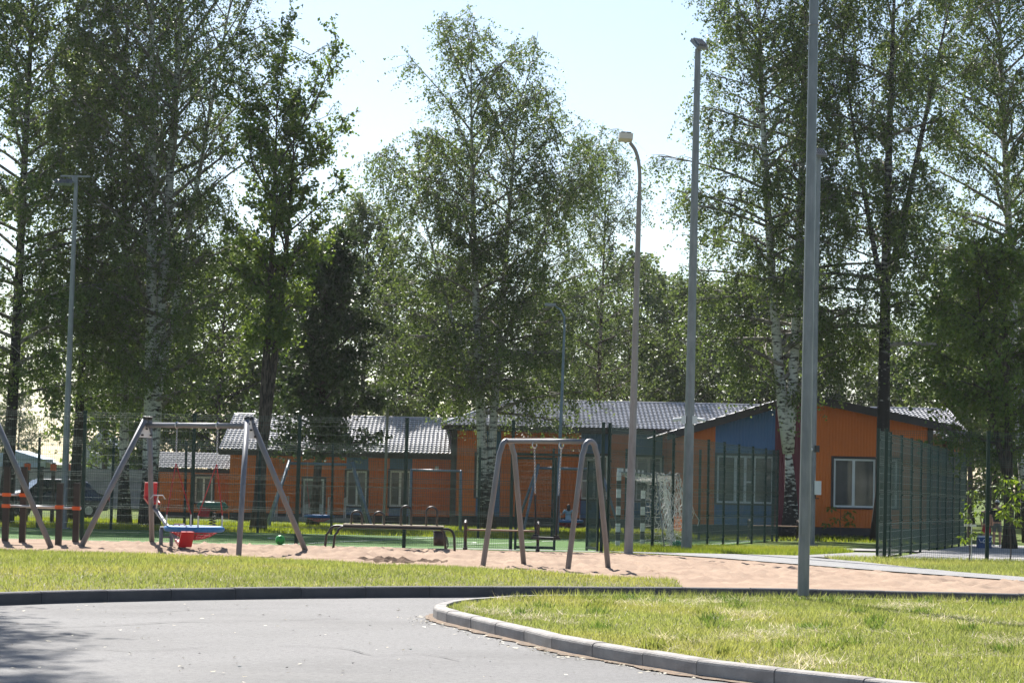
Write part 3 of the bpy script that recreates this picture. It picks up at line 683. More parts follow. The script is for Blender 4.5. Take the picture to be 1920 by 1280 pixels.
class Tree:
    def __init__(s): s.br = MB(); s.tw_a = []; s.tw_d = []; s.tw_l = []
def grow(H, stems, z0, Rad, prof, nprim, nsec, ntw, nleaf, leaf, droop=.8, rise=(.35, 1.0), trunk_r=.2, twl=(.5, 1.2), seed=1, twigs=True, sides=8, flat=.0, gaps=.0):
    """returns (trunk MB, branch MB, twig data, leaf V, F). stems: list of (fork z, dx, dy at the top, height, radius factor)"""
    rs = random.Random(seed); tr = MB(); br = MB(); A = []; Dv = []; Ln = []
    stem_curves = []
    for i, (zf, dx, dy, hh, rf) in enumerate(stems):
        n = 14; pts = []; rad = []
        ph = rs.uniform(0, 6)
        for k in range(n+1):
            t = k/n; z = zf+(hh-zf)*t
            sx = dx*(t**.8)+.16*math.sin(3.1*t+ph)*t; sy = dy*t+.16*math.cos(2.7*t+ph)*t
            if zf > 0 and i > 0:
                bs = stem_curves[0]; q = bs(zf); sx += q.x*(1-t)+0; sy += q.y*(1-t)
            pts.append(Vector((sx, sy, z))); flare = 1+.55*math.exp(-z/.35) if zf < .5 else 1
            rad.append(max(.012, trunk_r*rf*((1-t*(1-zf/hh*0))**.85)*flare*(1-.0*z)))
        tr.tube(pts, rad, sides+2)
        def cv(z, pts=pts):
            zs = [p.z for p in pts]; return Vector((np.interp(z, zs, [p.x for p in pts]), np.interp(z, zs, [p.y for p in pts]), z))
        stem_curves.append(cv)
    k = 0
    for si, (zf, dx, dy, hh, rf) in enumerate(stems):
        npm = max(3, int(nprim*hh/sum(s_[3] for s_ in stems)))
        for j in range(npm):
            zz0 = max(z0, zf+.4); z = zz0+(hh*.985-zz0)*((j+rs.random()*.8)/npm); t = (z-z0)/(hh-z0)
            az = k*2.39996+rs.uniform(-.5, .5); k += 1
            L = Rad*prof(t)*rs.uniform(.62, 1.12)
            if rs.random() < gaps: L *= .45
            el = rise[0]+(rise[1]-rise[0])*t+rs.uniform(-.15, .2)
            d = Vector((math.cos(az)*math.cos(el), math.sin(az)*math.cos(el)*(1-flat*.3), math.sin(el))); p0 = stem_curves[si](z)
            Lb = L/max(.45, math.cos(el)); n = 7; pts = []
            wob = Vector((rs.gauss(0, .12), rs.gauss(0, .12), 0))
            for q in range(n+1):
                s_ = q/n; pts.append(p0+d*(Lb*s_)+wob*(math.sin(3*s_)*Lb*.5)+Vector((0, 0, -droop*.16*Lb*s_*s_)))
            r0 = max(.012, trunk_r*rf*.30*(1-.7*t)*min(1.2, L/2+.3)); br.tube(pts, [r0*(1-.85*q/n)+.004 for q in range(n+1)], 5, False)
            m_ = max(2, int(nsec*(.5+L/Rad*.7)))
            for q in range(m_):
                s_ = .22+.78*(q+rs.random())/m_; ii = min(int(s_*n), n-1); a = pts[ii].lerp(pts[ii+1], s_*n-ii)
                sd = (d+Vector((rs.gauss(0, .65), rs.gauss(0, .65), rs.gauss(.05, .4)))).normalized(); sl = (.28*L+.35)*rs.uniform(.5, 1.15)*(1.15-.45*s_)
                e = a+sd*sl+Vector((0, 0, -droop*.18*sl)); mid = a.lerp(e, .5)+Vector((0, 0, .06*sl))
                br.tube([a, mid, e], [.012+r0*.18, .008+r0*.08, .004], 4, False)
                for w_ in range(ntw):
                    f = rs.uniform(.1, 1.05); st = a.lerp(e, f)
                    A.append(st); Dv.append(sd*.55+Vector((rs.gauss(0, .45), rs.gauss(0, .45), rs.gauss(.1, .35)-droop))); Ln.append(rs.uniform(*twl))
    A = np.array([tuple(a) for a in A]); Dv = np.array([tuple(a) for a in Dv]); Dv /= np.linalg.norm(Dv, axis=1)[:, None]; Ln = np.array(Ln)
    nt_ = len(A)
    if twigs:
        e = A+Dv*Ln[:, None]; side = np.cross(Dv, np.array([0.3, .8, .1])); side /= np.linalg.norm(side, axis=1)[:, None]+1e-6; s2 = np.cross(Dv, side)
        w0 = .006
        TV = np.stack([A+side*w0, A-side*w0*.5+s2*w0, A-side*w0*.5-s2*w0, e], 1).reshape(-1, 3); b0 = np.arange(nt_)[:, None]*4
        TF = np.concatenate([b0+np.array([0, 1, 3]), b0+np.array([1, 2, 3]), b0+np.array([2, 0, 3])])
    else: TV = TF = None
    # leaves
    cnt = RNG.poisson(nleaf, nt_)+2; idx = np.repeat(np.arange(nt_), cnt); N = len(idx); t = RNG.random(N)**.8
    P = A[idx]+Dv[idx]*(Ln[idx]*t)[:, None]+rnd3(N, .03+leaf*.22); P[:, 2] -= droop*.12*t*t*Ln[idx]
    nrm = rnd3(N); nrm[:, 2] += .35; nrm /= np.linalg.norm(nrm, axis=1)[:, None]
    u = np.cross(nrm, rnd3(N)); u /= np.linalg.norm(u, axis=1)[:, None]+1e-6; v = np.cross(nrm, u); sz = leaf*RNG.uniform(.5, 1.3, N)[:, None]
    LV = np.stack([P-u*sz*.55, P-v*sz*.36+nrm*sz*.06, P+u*sz*.6, P+v*sz*.36+nrm*sz*.06], 1).reshape(-1, 3); LF = np.arange(N*4).reshape(N, 4)
    return tr, br, (TV, TF), LV, LF
def tree_meshes(kind, **kw):
    tr, br, (TV, TF), LV, LF = grow(**kw); K = KINDS[kind]
    tm = tr.mesh('trunk', True); tm.materials.append(M[K[0]]); bm_ = br.mesh('branches', True); bm_.materials.append(M[K[1]])
    if TV is not None:
        tv = np_mesh('twigs', TV, TF, M['twig'])
    else: tv = None
    lm = np_mesh('foliage', LV, LF, M[K[2]]); return tm, bm_, tv, lm
KINDS = {'birch': ('birch', 'birchlimb', 'leafbirch'), 'oldbirch': ('birchdark', 'birchlimb', 'leafbirch'), 'dark': ('bark', 'twig', 'leafdark'), 'alder': ('bark', 'twig', 'leafbright'), 'farbirch': ('birchdark', 'twig', 'leaffar'), 'bright': ('bark', 'twig', 'leafbright')}
def put_tree(name, label, loc, meshes, rz=0.0, sc=1.0, group=None):
    t = thing(name, label, 'tree', loc, rz, group); t.scale = (sc, sc, sc) if not isinstance(sc, tuple) else sc
    tm, bm_, tv, lm = meshes
    k = link('trunk', tm, None, t); link('branches', bm_, None, t)
    c = link('crown', lm, None, t)
    if tv is not None: link('twigs', tv, None, c)
    return t
def P_birch(t): return np.interp(t, [0, .12, .35, .6, .85, 1], [.55, .9, 1, .85, .5, .16])
def P_wide(t): return np.interp(t, [0, .1, .3, .5, .7, .88, 1], [.8, 1, .95, .85, .72, .5, .15])
def P_round(t): return np.interp(t, [0, .2, .5, .8, 1], [.7, 1, .95, .65, .2])
def P_low(t): return np.interp(t, [0, .15, .4, .7, 1], [.85, 1, .85, .55, .15])
def P_col(t): return np.interp(t, [0, .2, .5, .8, 1], [.5, .75, 1, .9, .35])
BASEK = dict(nsec=8, ntw=8, nleaf=13, leaf=.098, droop=1.0, twl=(.55, 1.5))
def bk(**kw): d = dict(BASEK); d.update(kw); return d
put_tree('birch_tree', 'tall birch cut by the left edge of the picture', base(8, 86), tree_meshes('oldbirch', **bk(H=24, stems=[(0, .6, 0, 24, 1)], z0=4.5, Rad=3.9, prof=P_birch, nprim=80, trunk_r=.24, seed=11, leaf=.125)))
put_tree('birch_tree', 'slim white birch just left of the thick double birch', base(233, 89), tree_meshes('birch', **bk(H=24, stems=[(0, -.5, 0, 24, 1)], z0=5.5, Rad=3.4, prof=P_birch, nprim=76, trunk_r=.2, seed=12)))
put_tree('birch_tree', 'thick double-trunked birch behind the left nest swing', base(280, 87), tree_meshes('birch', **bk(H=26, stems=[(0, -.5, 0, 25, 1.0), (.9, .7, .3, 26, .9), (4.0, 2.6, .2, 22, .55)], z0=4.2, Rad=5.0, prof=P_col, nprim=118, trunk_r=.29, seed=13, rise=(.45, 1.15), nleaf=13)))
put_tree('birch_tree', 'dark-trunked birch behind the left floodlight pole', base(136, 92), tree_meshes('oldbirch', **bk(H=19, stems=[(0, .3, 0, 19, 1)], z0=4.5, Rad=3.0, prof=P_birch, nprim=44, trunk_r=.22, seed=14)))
put_tree('alder_tree', 'brown-trunked alder with twin stems between the left swings', base(484, 84), tree_meshes('alder', **bk(H=15.8, twl=(.3, .8), stems=[(0, .15, 0, 15.8, 1), (2.6, .9, .2, 15.0, .8)], z0=6.2, Rad=2.4, prof=P_col, nprim=50, trunk_r=.22, seed=15, rise=(.5, 1.1), droop=.15, leaf=.13, nleaf=8, gaps=.35)))
put_tree('linden_tree', 'dense dark leafy tree before the low orange building', base(586, 93), tree_meshes('dark', **bk(H=11.2, stems=[(0, .5, 0, 11.2, 1)], z0=2.7, Rad=2.9, twl=(.3, .9), prof=P_low, nprim=64, trunk_r=.19, seed=16, droop=.45, leaf=.15, nleaf=9, gaps=.35)))
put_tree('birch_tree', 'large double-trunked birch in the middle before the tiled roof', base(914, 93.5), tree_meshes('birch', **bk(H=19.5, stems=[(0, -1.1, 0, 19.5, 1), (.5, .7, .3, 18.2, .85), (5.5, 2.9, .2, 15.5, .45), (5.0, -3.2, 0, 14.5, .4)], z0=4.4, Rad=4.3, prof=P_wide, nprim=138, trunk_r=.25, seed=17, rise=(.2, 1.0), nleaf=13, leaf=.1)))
put_tree('birch_tree', 'forked white birch before the gabled wing', base(1483, 83.5), tree_meshes('birch', **bk(H=23.5, stems=[(0, -.2, 0, 4.4, 1.25), (3.0, -1.7, 0, 23, .8), (3.0, .5, .2, 23.5, .8)], z0=7.2, Rad=3.9, prof=P_wide, nprim=128, trunk_r=.26, seed=18, droop=1.3, rise=(.2, 1.0))))
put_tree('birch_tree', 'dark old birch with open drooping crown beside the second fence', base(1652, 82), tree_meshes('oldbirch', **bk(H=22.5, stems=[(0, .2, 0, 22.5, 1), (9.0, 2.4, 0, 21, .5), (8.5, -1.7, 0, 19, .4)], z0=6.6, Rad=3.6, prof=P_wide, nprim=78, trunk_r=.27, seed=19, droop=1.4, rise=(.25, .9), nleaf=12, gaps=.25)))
put_tree('birch_tree', 'tall birch leaning at the right edge of the picture', base(1935, 86), tree_meshes('birch', **bk(H=24, stems=[(0, -1.8, 0, 24, 1)], z0=6, Rad=4.2, prof=P_birch, nprim=88, trunk_r=.24, seed=20, droop=1.0)))
put_tree('maple_tree', 'low leafy maple in the court at the right edge', base(1893, 74), tree_meshes('bright', **bk(H=10.2, stems=[(0, -.3, 0, 10.2, 1), (2, -1.2, .2, 9, .6)], z0=2.8, Rad=2.3, prof=P_round, nprim=36, trunk_r=.17, seed=21, droop=.8, leaf=.13, nleaf=9, gaps=.3)))
put_tree('birch_tree', 'thin pale birch rising behind the middle birch on its right', base(1112, 117), tree_meshes('farbirch', **bk(H=18.6, stems=[(0, .2, 0, 18.6, 1)], z0=4, Rad=2.7, prof=P_birch, nprim=40, trunk_r=.17, seed=22, ntw=6)))
put_tree('birch_tree', 'birch filling the gap left of the middle birch', base(672, 119), tree_meshes('farbirch', **bk(H=15.8, stems=[(0, 0, 0, 15.8, 1)], z0=3, Rad=3.1, prof=P_birch, nprim=44, trunk_r=.17, seed=23, ntw=7, leaf=.14)))
# tree standing left of the frame: its shadow falls on the road
put_tree('birch_tree', 'slim birch on the lawn outside the left edge, shading the asphalt', (-10.3, 35.0, .12), tree_meshes('birch', **bk(H=19.5, stems=[(0, -.2, 0, 19.5, 1)], z0=8, Rad=2.1, prof=P_round, nprim=46, trunk_r=.17, seed=24, ntw=7, leaf=.12)))
# background trees: three prototypes, many copies
FARP = [tree_meshes('farbirch', **bk(H=15, stems=[(0, .2, 0, 15, 1)], z0=2.2, Rad=2.9, prof=P_birch, nprim=44, trunk_r=.17, seed=31, nsec=6, ntw=6, nleaf=7, leaf=.2, droop=1.0)),
        tree_meshes('farbirch', **bk(H=13.5, stems=[(0, -.3, 0, 13.5, 1), (3, .9, 0, 12, .6)], z0=1.8, Rad=3.2, prof=P_wide, nprim=46, trunk_r=.17, seed=32, nsec=6, ntw=6, nleaf=7, leaf=.2, droop=.8)),
        tree_meshes('bright', **bk(H=12, stems=[(0, .2, 0, 12, 1)], z0=1.5, Rad=3.3, prof=P_round, nprim=44, trunk_r=.17, seed=33, nsec=6, ntw=6, nleaf=7, leaf=.2, droop=.5))]
far = []
where_words = ['behind the main roof ridge', 'behind the gabled wing', 'beyond the boundary wall', 'behind the annex', 'behind the low building', 'beyond the court at the right']
def far_tree(px, D, k, sc, where):
    far.append((px, D, k, sc, where))
for px in range(1130, 1530, 42): far_tree(px+random.uniform(-12, 12), random.uniform(132, 152), random.choice((0, 0, 1)), random.uniform(.85, 1.02), 0)
for px in range(1545, 1700, 50): far_tree(px+random.uniform(-12, 12), random.uniform(130, 142), random.choice((0, 1)), random.uniform(.65, .8), 1)
for px in range(1770, 1990, 45): far_tree(px+random.uniform(-12, 12), random.uniform(112, 128), random.choice((0, 1, 1)), random.uniform(.8, .95), 5)
for px in (185, 262, 335, 405, 470): far_tree(px+random.uniform(-10, 10), random.uniform(128, 140), random.choice((1, 2, 2)), random.uniform(1.0, 1.25), 3)
for px in (530, 600, 735, 800, 860): far_tree(px+random.uniform(-10, 10), random.uniform(134, 146), random.choice((0, 1, 2)), random.uniform(.9, 1.1), 4)
for px in (-40, 30): far_tree(px, 210, 1, .7, 2)
for px in (1000, 1060): far_tree(px, random.uniform(125, 135), 0, .85, 0)
cnts = {}
ORD = ['first', 'second', 'third', 'fourth', 'fifth', 'sixth', 'seventh', 'eighth', 'ninth', 'tenth', 'eleventh', 'twelfth', 'thirteenth', 'fourteenth']
LOOK = ['slender hazy birch', 'spreading hazy birch', 'rounded bright green tree']
for i, (px, D, k, sc, wh) in enumerate(sorted(far, key=lambda a: a[0])):
    c_ = cnts.get(wh, 0); cnts[wh] = c_+1
    put_tree('background_tree', '%s %s, %s from the left there' % (LOOK[k], where_words[wh], ORD[c_]), base(px, D), FARP[k], random.uniform(0, 6.28), sc, 'trees ' + where_words[wh])
# ------------------------------------------------------------------ object materials
M['green'] = mat('green_powder_coat', (.006, .026, .019), .5, noise=4, c2=(.008, .032, .024), spec=.3)
M['wire'] = mat('green_coated_wire', (.05, .085, .072), .36, spec=.6, metal=.5)
M['galv'] = mat('galvanised_steel', (.235, .24, .25), .45, .5, noise=7, c2=(.165, .175, .185), stretch=(1, 1, .35))
M['paint'] = mat('grey_paint', (.17, .172, .19), .42, noise=3, c2=(.14, .142, .158))
M['bluegrey'] = mat('blue_grey_paint', (.17, .22, .29), .42, noise=3, c2=(.14, .19, .25))
M['conc_pole'] = mat('weathered_pole', (.27, .26, .255), .7, noise=8, c2=(.2, .19, .185), stretch=(1, 1, .3))
M['black'] = mat('black_paint', (.012, .011, .012), .45, noise=3, c2=(.02, .018, .018))
M['brownblack'] = mat('dark_brown_paint', (.028, .017, .013), .5, noise=3, c2=(.04, .026, .02))
M['ring'] = mat('blue_rope_ring', (.01, .16, .42), .6, noise=20, c2=(.008, .12, .34), bump=.5, bscale=60)
M['red'] = mat('red_plastic', (.55, .02, .025), .4, noise=3, c2=(.45, .018, .022))
M['redrope'] = mat('red_rope', (.42, .03, .035), .8, noise=40, c2=(.3, .02, .025))
M['orangeclamp'] = mat('orange_clamp', (.75, .12, .015), .45, noise=4, c2=(.65, .1, .014))
M['steel'] = mat('bare_steel', (.55, .55, .55), .35, .7, noise=6, c2=(.45, .45, .45))
M['plank'] = mat('varnished_plank', (.30, .17, .085), .55, noise=5, c2=(.22, .12, .06), stretch=(1, 8, 8))
M['paleplank'] = mat('pale_plank', (.5, .42, .31), .6, noise=5, c2=(.4, .33, .24), stretch=(1, 8, 8))
M['net'] = mat('white_net_cord', (.72, .7, .66), .8, noise=9, c2=(.6, .57, .52))
M['rubber'] = mat('black_rubber', (.015, .015, .016), .7, noise=5, c2=(.022, .022, .022))
M['lens'] = mat('lamp_lens', (.62, .6, .55), .3, noise=4, c2=(.55, .53, .48))
# ------------------------------------------------------------------ fences
def panel_mesh(L=2.5, H=3.0, step=.05):
    b = MB(); nvt = int(round(L/step))
    folds = [H-.05, H*.765, H*.52, H*.27]
    def yz(z):
        for f in folds:
            if abs(z-f) < .05: return -.03*(1-abs(z-f)/.05)
        return 0.0
    zs = sorted(set([.02]+[H]+[f+d for f in folds for d in (-.05, 0, .05) if f+d <= H]))
    for i in range(1, nvt):
        x = i*step; b.tube([(x, yz(z), z) for z in zs], .0026, 3, False)
    hz = sorted(set([.04]+[round(.2*k, 3) for k in range(1, int(H/.2)+1)]+[round(f+d, 3) for f in folds for d in (-.05, 0, .05) if f+d <= H]))
    for z in hz: b.tube([(0, yz(z)-.005, z), (L, yz(z)-.005, z)], .004, 6, False)
    me = b.mesh('mesh_panel', True); me.materials.append(M['wire']); return me
PANEL = panel_mesh(); PANEL_LOW = panel_mesh(2.5, .85)
def post_mesh(H, s=.08):
    b = MB(); b.box((0, 0, H/2), (s, s*.8, H)); b.box((0, 0, H+.012), (s+.012, s*.8+.012, .025))
    for z in np.linspace(.3, H-.25, 5): b.box((0, -s*.4-.012, z), (.05, .022, .035))
    me = b.mesh('post'); me.materials.append(M['green']); return me
POST = post_mesh(3.08)
def fence(name, label, pts, skip=(), post=POST, panel=PANEL, pl=2.5, dirs=None):
    root = thing(name, label, 'fence', (pts[0].x, pts[0].y, G(pts[0].x, pts[0].y))); o0 = Vector(root.location)
    for i, p in enumerate(pts):
        z = G(p.x, p.y); a = pts[min(i+1, len(pts)-1)]-pts[max(i-1, 0)]; ang = math.atan2(a.y, a.x)
        link('post', post, None, root, Vector((p.x, p.y, z-.03))-o0, (0, random.uniform(-.006, .006), ang))
        if i < len(pts)-1 and i not in skip:
            q = pts[i+1]; d = q-p; z2 = (G(q.x, q.y)+z)/2
            m_ = link('mesh_panel', panel, None, root, Vector((p.x, p.y, z2+.03))-o0, (0, 0, math.atan2(d.y, d.x))); m_.scale = (d.length/pl, 1, 1)
    return root
fx = [base(px, FY).x for px in (153, 357, 555, 757, 957, 1127)]
fp = [Vector((fx[0]-2.5*k, FY, 0)) for k in (3, 2, 1)]+[Vector((x, FY, 0)) for x in fx]
F1 = fence('mesh_fence', 'tall green wire mesh fence along the front of the pitch', fp, skip=(7,))
# gate in the last bay: overhead strip, closed leaf and open leaf
def rel(root, p): return Vector(p)-Vector(root.location)
gx0, gx1 = fx[4]+.06, fx[5]-.06; gz_ = G(0, FY)
gate = thing('fence_gate', 'green framed mesh gate in the front fence, one leaf open', 'gate', (gx0, FY, gz_))
W_ = gx1-gx0
b = MB(); b.box((W_/2, 0, 2.28), (W_, .06, .06)); b.build('lintel', M['green'], gate)
o = link('mesh_panel', PANEL_LOW, None, gate, (0, 0, 2.2)); o.scale = (W_/2.5, 1, .98)
def leaf_(parent, w, name='gate_leaf'):
    f = MB()
    for c, s_ in (((.03, 0, 1.1), (.06, .05, 2.2)), ((w-.03, 0, 1.1), (.06, .05, 2.2)), ((w/2, 0, .07), (w-.12, .05, .06)), ((w/2, 0, 2.17), (w-.12, .05, .06))): f.box(c, s_)
    o = f.build(name, M['green'], parent)
    p_ = link('mesh_infill', PANEL, None, o, (.05, 0, .08)); p_.scale = ((w-.1)/2.5, 1, 2.06/3.0)
    h = MB(); h.box((w-.08, -.05, 1.05), (.05, .06, .16)); h.box((w-.13, -.08, 1.07), (.12, .02, .02)); h.build('handle', M['black'], o); return o
l1 = leaf_(gate, W_/2-.03); l1.location = (.02, 0, .02)
l2 = leaf_(gate, W_/2-.03); l2.location = (W_-.02, .05, .02); l2.rotation_euler = (0, 0, R(104))
s1 = [SIDE1+u_side*2.5*k for k in range(11)]
fence('mesh_fence', 'green mesh fence receding along the right side of the pitch', s1)
s2 = [SIDE2+u_side*2.5*k for k in range(11)]
fence('mesh_fence', 'green mesh fence receding beside the paved walk on the right', s2)
fence('mesh_fence', 'green mesh fence crossing in front of the right court', [Vector((SIDE2.x+.16+2.42*k, FY-.02, 0)) for k in range(4)])
bx_end = s1[-1]; bpts = [Vector((bx_end.x-.12-2.5*k, bx_end.y+.3, 0)) for k in range(12)]
fence('mesh_fence', 'green mesh fence along the far side of the pitch', bpts)
# small low fence posts and mesh at the right edge
# ------------------------------------------------------------------ swings
def chain(b, p0, p1, r=.012, step=.055):
    p0, p1 = Vector(p0), Vector(p1); L = (p1-p0).length; d = (p1-p0).normalized(); k = int(L/step)
    q = d.to_track_quat('Z', 'Y').to_matrix()
    for i in range(k):
        Mx = q @ Matrix.Rotation(math.pi/2*(i % 2), 3, 'Z') @ Matrix.Rotation(math.pi/2, 3, 'X') @ Matrix.Diagonal((.62, 1.15, 1)).to_3x3()
        b.ring(p0+d*(i+.5)*step, step*.55, r*.5, 6, 3, Mx)
def nest_swing(label, loc, rz, mname='paint', sc=1.0, L=2.5, H=2.72, sp=1.25, out=.75, swing=0.0, group=None):
    t = thing('nest_swing', label, 'swing', loc, rz, group); t.scale = (sc, sc, sc)
    for sx in (-1, 1):
        for sy in (-1, 1):
            b = MB(); b.tube([(sx*(L/2+out), sy*sp, -.1), (sx*L/2, sy*.07, H)], .057, 10); b.ball((sx*L/2, sy*.07, H), .06, 8, 6); o = b.build('leg', M[mname], t, True)
            c = MB(); c.tube([(sx*L/2-.0, sy*.07, H-.01), (sx*(L/2-.01), sy*.07, H+.055)], .06, 10); c.build('end_cap', M['black'], o)
        b = MB(); b.prism([(sx*(L/2+.03), -.2, H-.38), (sx*(L/2+.03), .2, H-.38), (sx*(L/2+.02), .12, H-.02), (sx*(L/2+.02), -.12, H-.02)], (sx*.012, 0, 0)); p_ = b.build('bracket_plate', M['whitemetal'], t)
        b = MB()
        for (yy, zz) in ((-.14, H-.33), (.14, H-.33), (-.09, H-.08), (.09, H-.08), (0, H-.2)): b.tube([(sx*(L/2+.04), yy, zz), (sx*(L/2+.08), yy, zz)], .022, 6); b.tube([(sx*(L/2+.02), yy, zz), (sx*(L/2-.02), yy, zz)], .022, 6)
        b.build('bolts', M['black'], p_)
    b = MB(); b.tube([(-L/2, 0, H-.12), (L/2, 0, H-.12)], .055, 10); b.build('crossbar', M[mname], t, True)
    rr = .56; zr = .46; yo = swing
    for sx in (-1, 1):
        b = MB(); ap = Vector((sx*.52, yo*.45, 1.78)); b.ring((sx*.52, 0, H-.12), .065, .014, 10, 4, Matrix.Rotation(math.pi/2, 3, 'Y')); chain(b, (sx*.52, 0, H-.2), ap); b.build('chain', M['steel'], t)
        for sy in (-1, 1):
            b = MB(); e = Vector((sx*.40, yo+sy*.40, zr+.28)); b.tube([ap, e], .01, 6); o = b.build('rope', M['redrope'], t)
            c = MB(); c.tube([e, (sx*.40, yo+sy*.40, zr+.05)], .016, 6); c.build('rope_end', M['steel'], o)
    b = MB(); b.ring((0, yo, zr), rr, .06, 28, 8); o = b.build('seat_ring', M['ring'], t, True)
    b = MB()
    for k in range(8):
        a = math.pi*k/8; b.tube([(rr*math.cos(a)*s_, yo+rr*math.sin(a)*s_, zr-.22*(1-s_*s_)) for s_ in np.linspace(-1, 1, 11)], .011, 4, False)
    for q in (.2, .4, .6, .8): b.ring((0, yo, zr-.22*(1-q*q)), rr*q, .011, 24, 4)
    V_ = []
    bowl = MB(); 
    b.build('seat_net', M['redrope'], t)
    return t
loc = base(372, 47.9); nest_swing('grey nest swing with blue ring seat in the left foreground sand', (loc.x-.1, 47.9, .06), R(-30), 'paint', 1.0, 2.6, 2.68, 1.2, .72)
loc = base(-150, 47.5); nest_swing('grey nest swing at the left edge, only one leg in view', (loc.x+.37, 47.4, .06), R(-30), 'paint', 1.0, 2.6, 2.68, 1.2, .72)
loc = base(598, 90); nest_swing('blue-grey nest swing behind the pitch by the glazed door', loc, R(8), 'bluegrey', .95, 2.5, 2.68, 1.2, .85)
loc = base(1064, 90); girl_swing = nest_swing('blue-grey nest swing with a child, behind the gate', loc, R(8), 'bluegrey', .95, 2.5, 2.68, 1.2, .75, swing=-.15)
def u_swing(label, loc, rz, mname='paint', L=2.1, H=2.32, sp=.56, seat=True, sc=1.0):
    t = thing('swing', label, 'swing', loc, rz); t.scale = (sc, sc, sc)
    for sx in (-1, 1):
        pts = [(sx*(L/2), -sp, -.1), (sx*(L/2-.02), -.2, H-.28)]
        for a in np.linspace(180, 0, 9): pts.append((sx*(L/2-.02), .14*math.cos(R(a))-.0, H-.16+.13*math.sin(R(a))))
        pts += [(sx*(L/2-.02), .2, H-.28), (sx*L/2, sp, -.1)]
        b = MB(); b.tube(pts, .05, 10); b.build('end_frame', M[mname], t, True)
    b = MB(); b.tube([(-L/2, 0, H-.035), (L/2, 0, H-.035)], .048, 10); b.build('crossbar', M[mname], t, True)
    if seat:
        for sx in (-1, 1):
            a = Vector((sx*.33, 0, H-.1)); e = Vector((sx*.25, .0, .56)); mid = a.lerp(e, .55)
            b = MB(); b.ring(a, .06, .014, 10, 4, Matrix.Rotation(math.pi/2, 3, 'Y')); chain(b, a-Vector((0, 0, .05)), mid); o = b.build('chain', M['steel'], t)
            b = MB(); b.tube([mid, e], .02, 6); b.build('grip_sleeve', M['rubber'], o)
        b = MB(); b.box((0, 0, .535), (.54, .2, .045)); 
        for sx in (-1, 1): b.box((sx*.255, 0, .57), (.03, .12, .06))
        b.build('seat', M['rubber'], t)
    return t
A = base(946, 43.3); Bq = base(1101, 41.9); mid = (A+Bq)/2; dv = Bq-A
u_swing('grey metal swing with a flat black seat in the centre foreground', (mid.x, mid.y, .085), math.atan2(dv.y, dv.x), 'paint', L=dv.length+.05)
loc = base(815, 90.5); u_swing('pale grey empty swing frame behind the pitch', loc, R(3), 'bluegrey', L=1.95, sp=.5, seat=False)
# ------------------------------------------------------------------ seesaw
t = thing('seesaw', 'grey seesaw with red seats under the left nest swing', 'seesaw', base(311, 48.6)+Vector((0, 0, .03)), R(-66))
for sy in (-1, 1):
    b = MB(); b.tube([(0, sy*.11, -.1), (0, sy*.11, .42)], .042, 8); b.build('stand_post', M['paint'], t, True)
b = MB(); b.tube([(0, -.11, .25), (0, .11, .25)], .02, 6); b.tube([(0, -.14, .44), (0, .14, .44)], .03, 8); b.build('pivot', M['paint'], t)
tilt = R(18.5); rot = Matrix.Rotation(tilt, 3, 'Y')
b = MB(); b.tube([rot @ Vector((-1.4, 0, 0))+Vector((0, 0, .5)), rot @ Vector((1.4, 0, 0))+Vector((0, 0, .5))], .045, 10); b.build('beam', M['paint'], t, True)
for sx in (-1, 1):
    s_ = MB(); c = rot @ Vector((sx*1.28, 0, .08))+Vector((0, 0, .5))
    s_.box(c, (.36, .26, .045), rot); s_.box(c+rot @ Vector((sx*.19, 0, .16)), (.045, .27, .34), rot @ Matrix.Rotation(sx*.22, 3, 'Y')); st = s_.build('seat', M['red'], t)
    h = MB(); q = rot @ Vector((sx*.88, 0, .04))+Vector((0, 0, .5)); u = rot @ Vector((0, 0, 1)); h.tube([q+Vector((0, -.16, 0))+u*.22, q+Vector((0, -.1, 0))+u*.3, q+Vector((0, .1, 0))+u*.3, q+Vector((0, .16, 0))+u*.22], .014, 6); h.tube([q, q+u*.3], .016, 6); h.build('handle', M['steel'], t)
    k = MB(); k.ring(rot @ Vector((sx*1.2, 0, -.14))+Vector((0, 0, .5)), .1, .045, 14, 6, Matrix.Rotation(math.pi/2, 3, 'X')); k.build('tyre_bumper', M['rubber'], t)
# ------------------------------------------------------------------ parallel bars (workout frame), far left
t = thing('parallel_bars', 'black workout posts with pale bars and orange clamps at far left', 'exercise frame', base(60, 48.7))
o0 = Vector(t.location)
posts = [(9, 875, 48.4), (41, 877, 48.9), (109, 907, 48.4), (141, 907, 48.9)]
PP = []
for px, top, D in posts:
    q = base(px, D); h = pt(px, top, D).z-q.z; PP.append((q-o0, h)); b = MB(); b.box((q.x-o0.x, q.y-o0.y, q.z-o0.z+h/2-.05), (.12, .12, h+.1)); o = b.build('post', M['brownblack'], t)
    c = MB(); c.box((q.x-o0.x, q.y-o0.y, q.z-o0.z+h+.012), (.13, .13, .025)); c.build('cap', M['black'], o)
def zat(py, D): return pt(60, py, D).z-o0.z
def hbar(a, c, z, cl):
    b = MB(); b.tube([(a[0], a[1], z), (c[0], c[1], z)], .021, 8); bar = b.build('bar', M['steel'], t, True)
    for q in cl:
        k = MB(); k.box((q.x, q.y, z), (.155, .155, .075)); k.build('clamp', M['orangeclamp'], bar)
q0, q1, q2, q3 = [p_[0] for p_ in PP]
hbar(q0-Vector((1.5, 0, 0)), q0+Vector((.02, 0, 0)), zat(928, 48.4), [q0]); hbar(q1-Vector((1.5, 0, 0)), q1+Vector((.06, 0, 0)), zat(928, 48.9), [q1])
hbar(q0, q2+Vector((.1, 0, 0)), zat(949, 48.4), [q0, q2]); hbar(q1, q3+Vector((.1, 0, 0)), zat(950.5, 48.9), [q3])
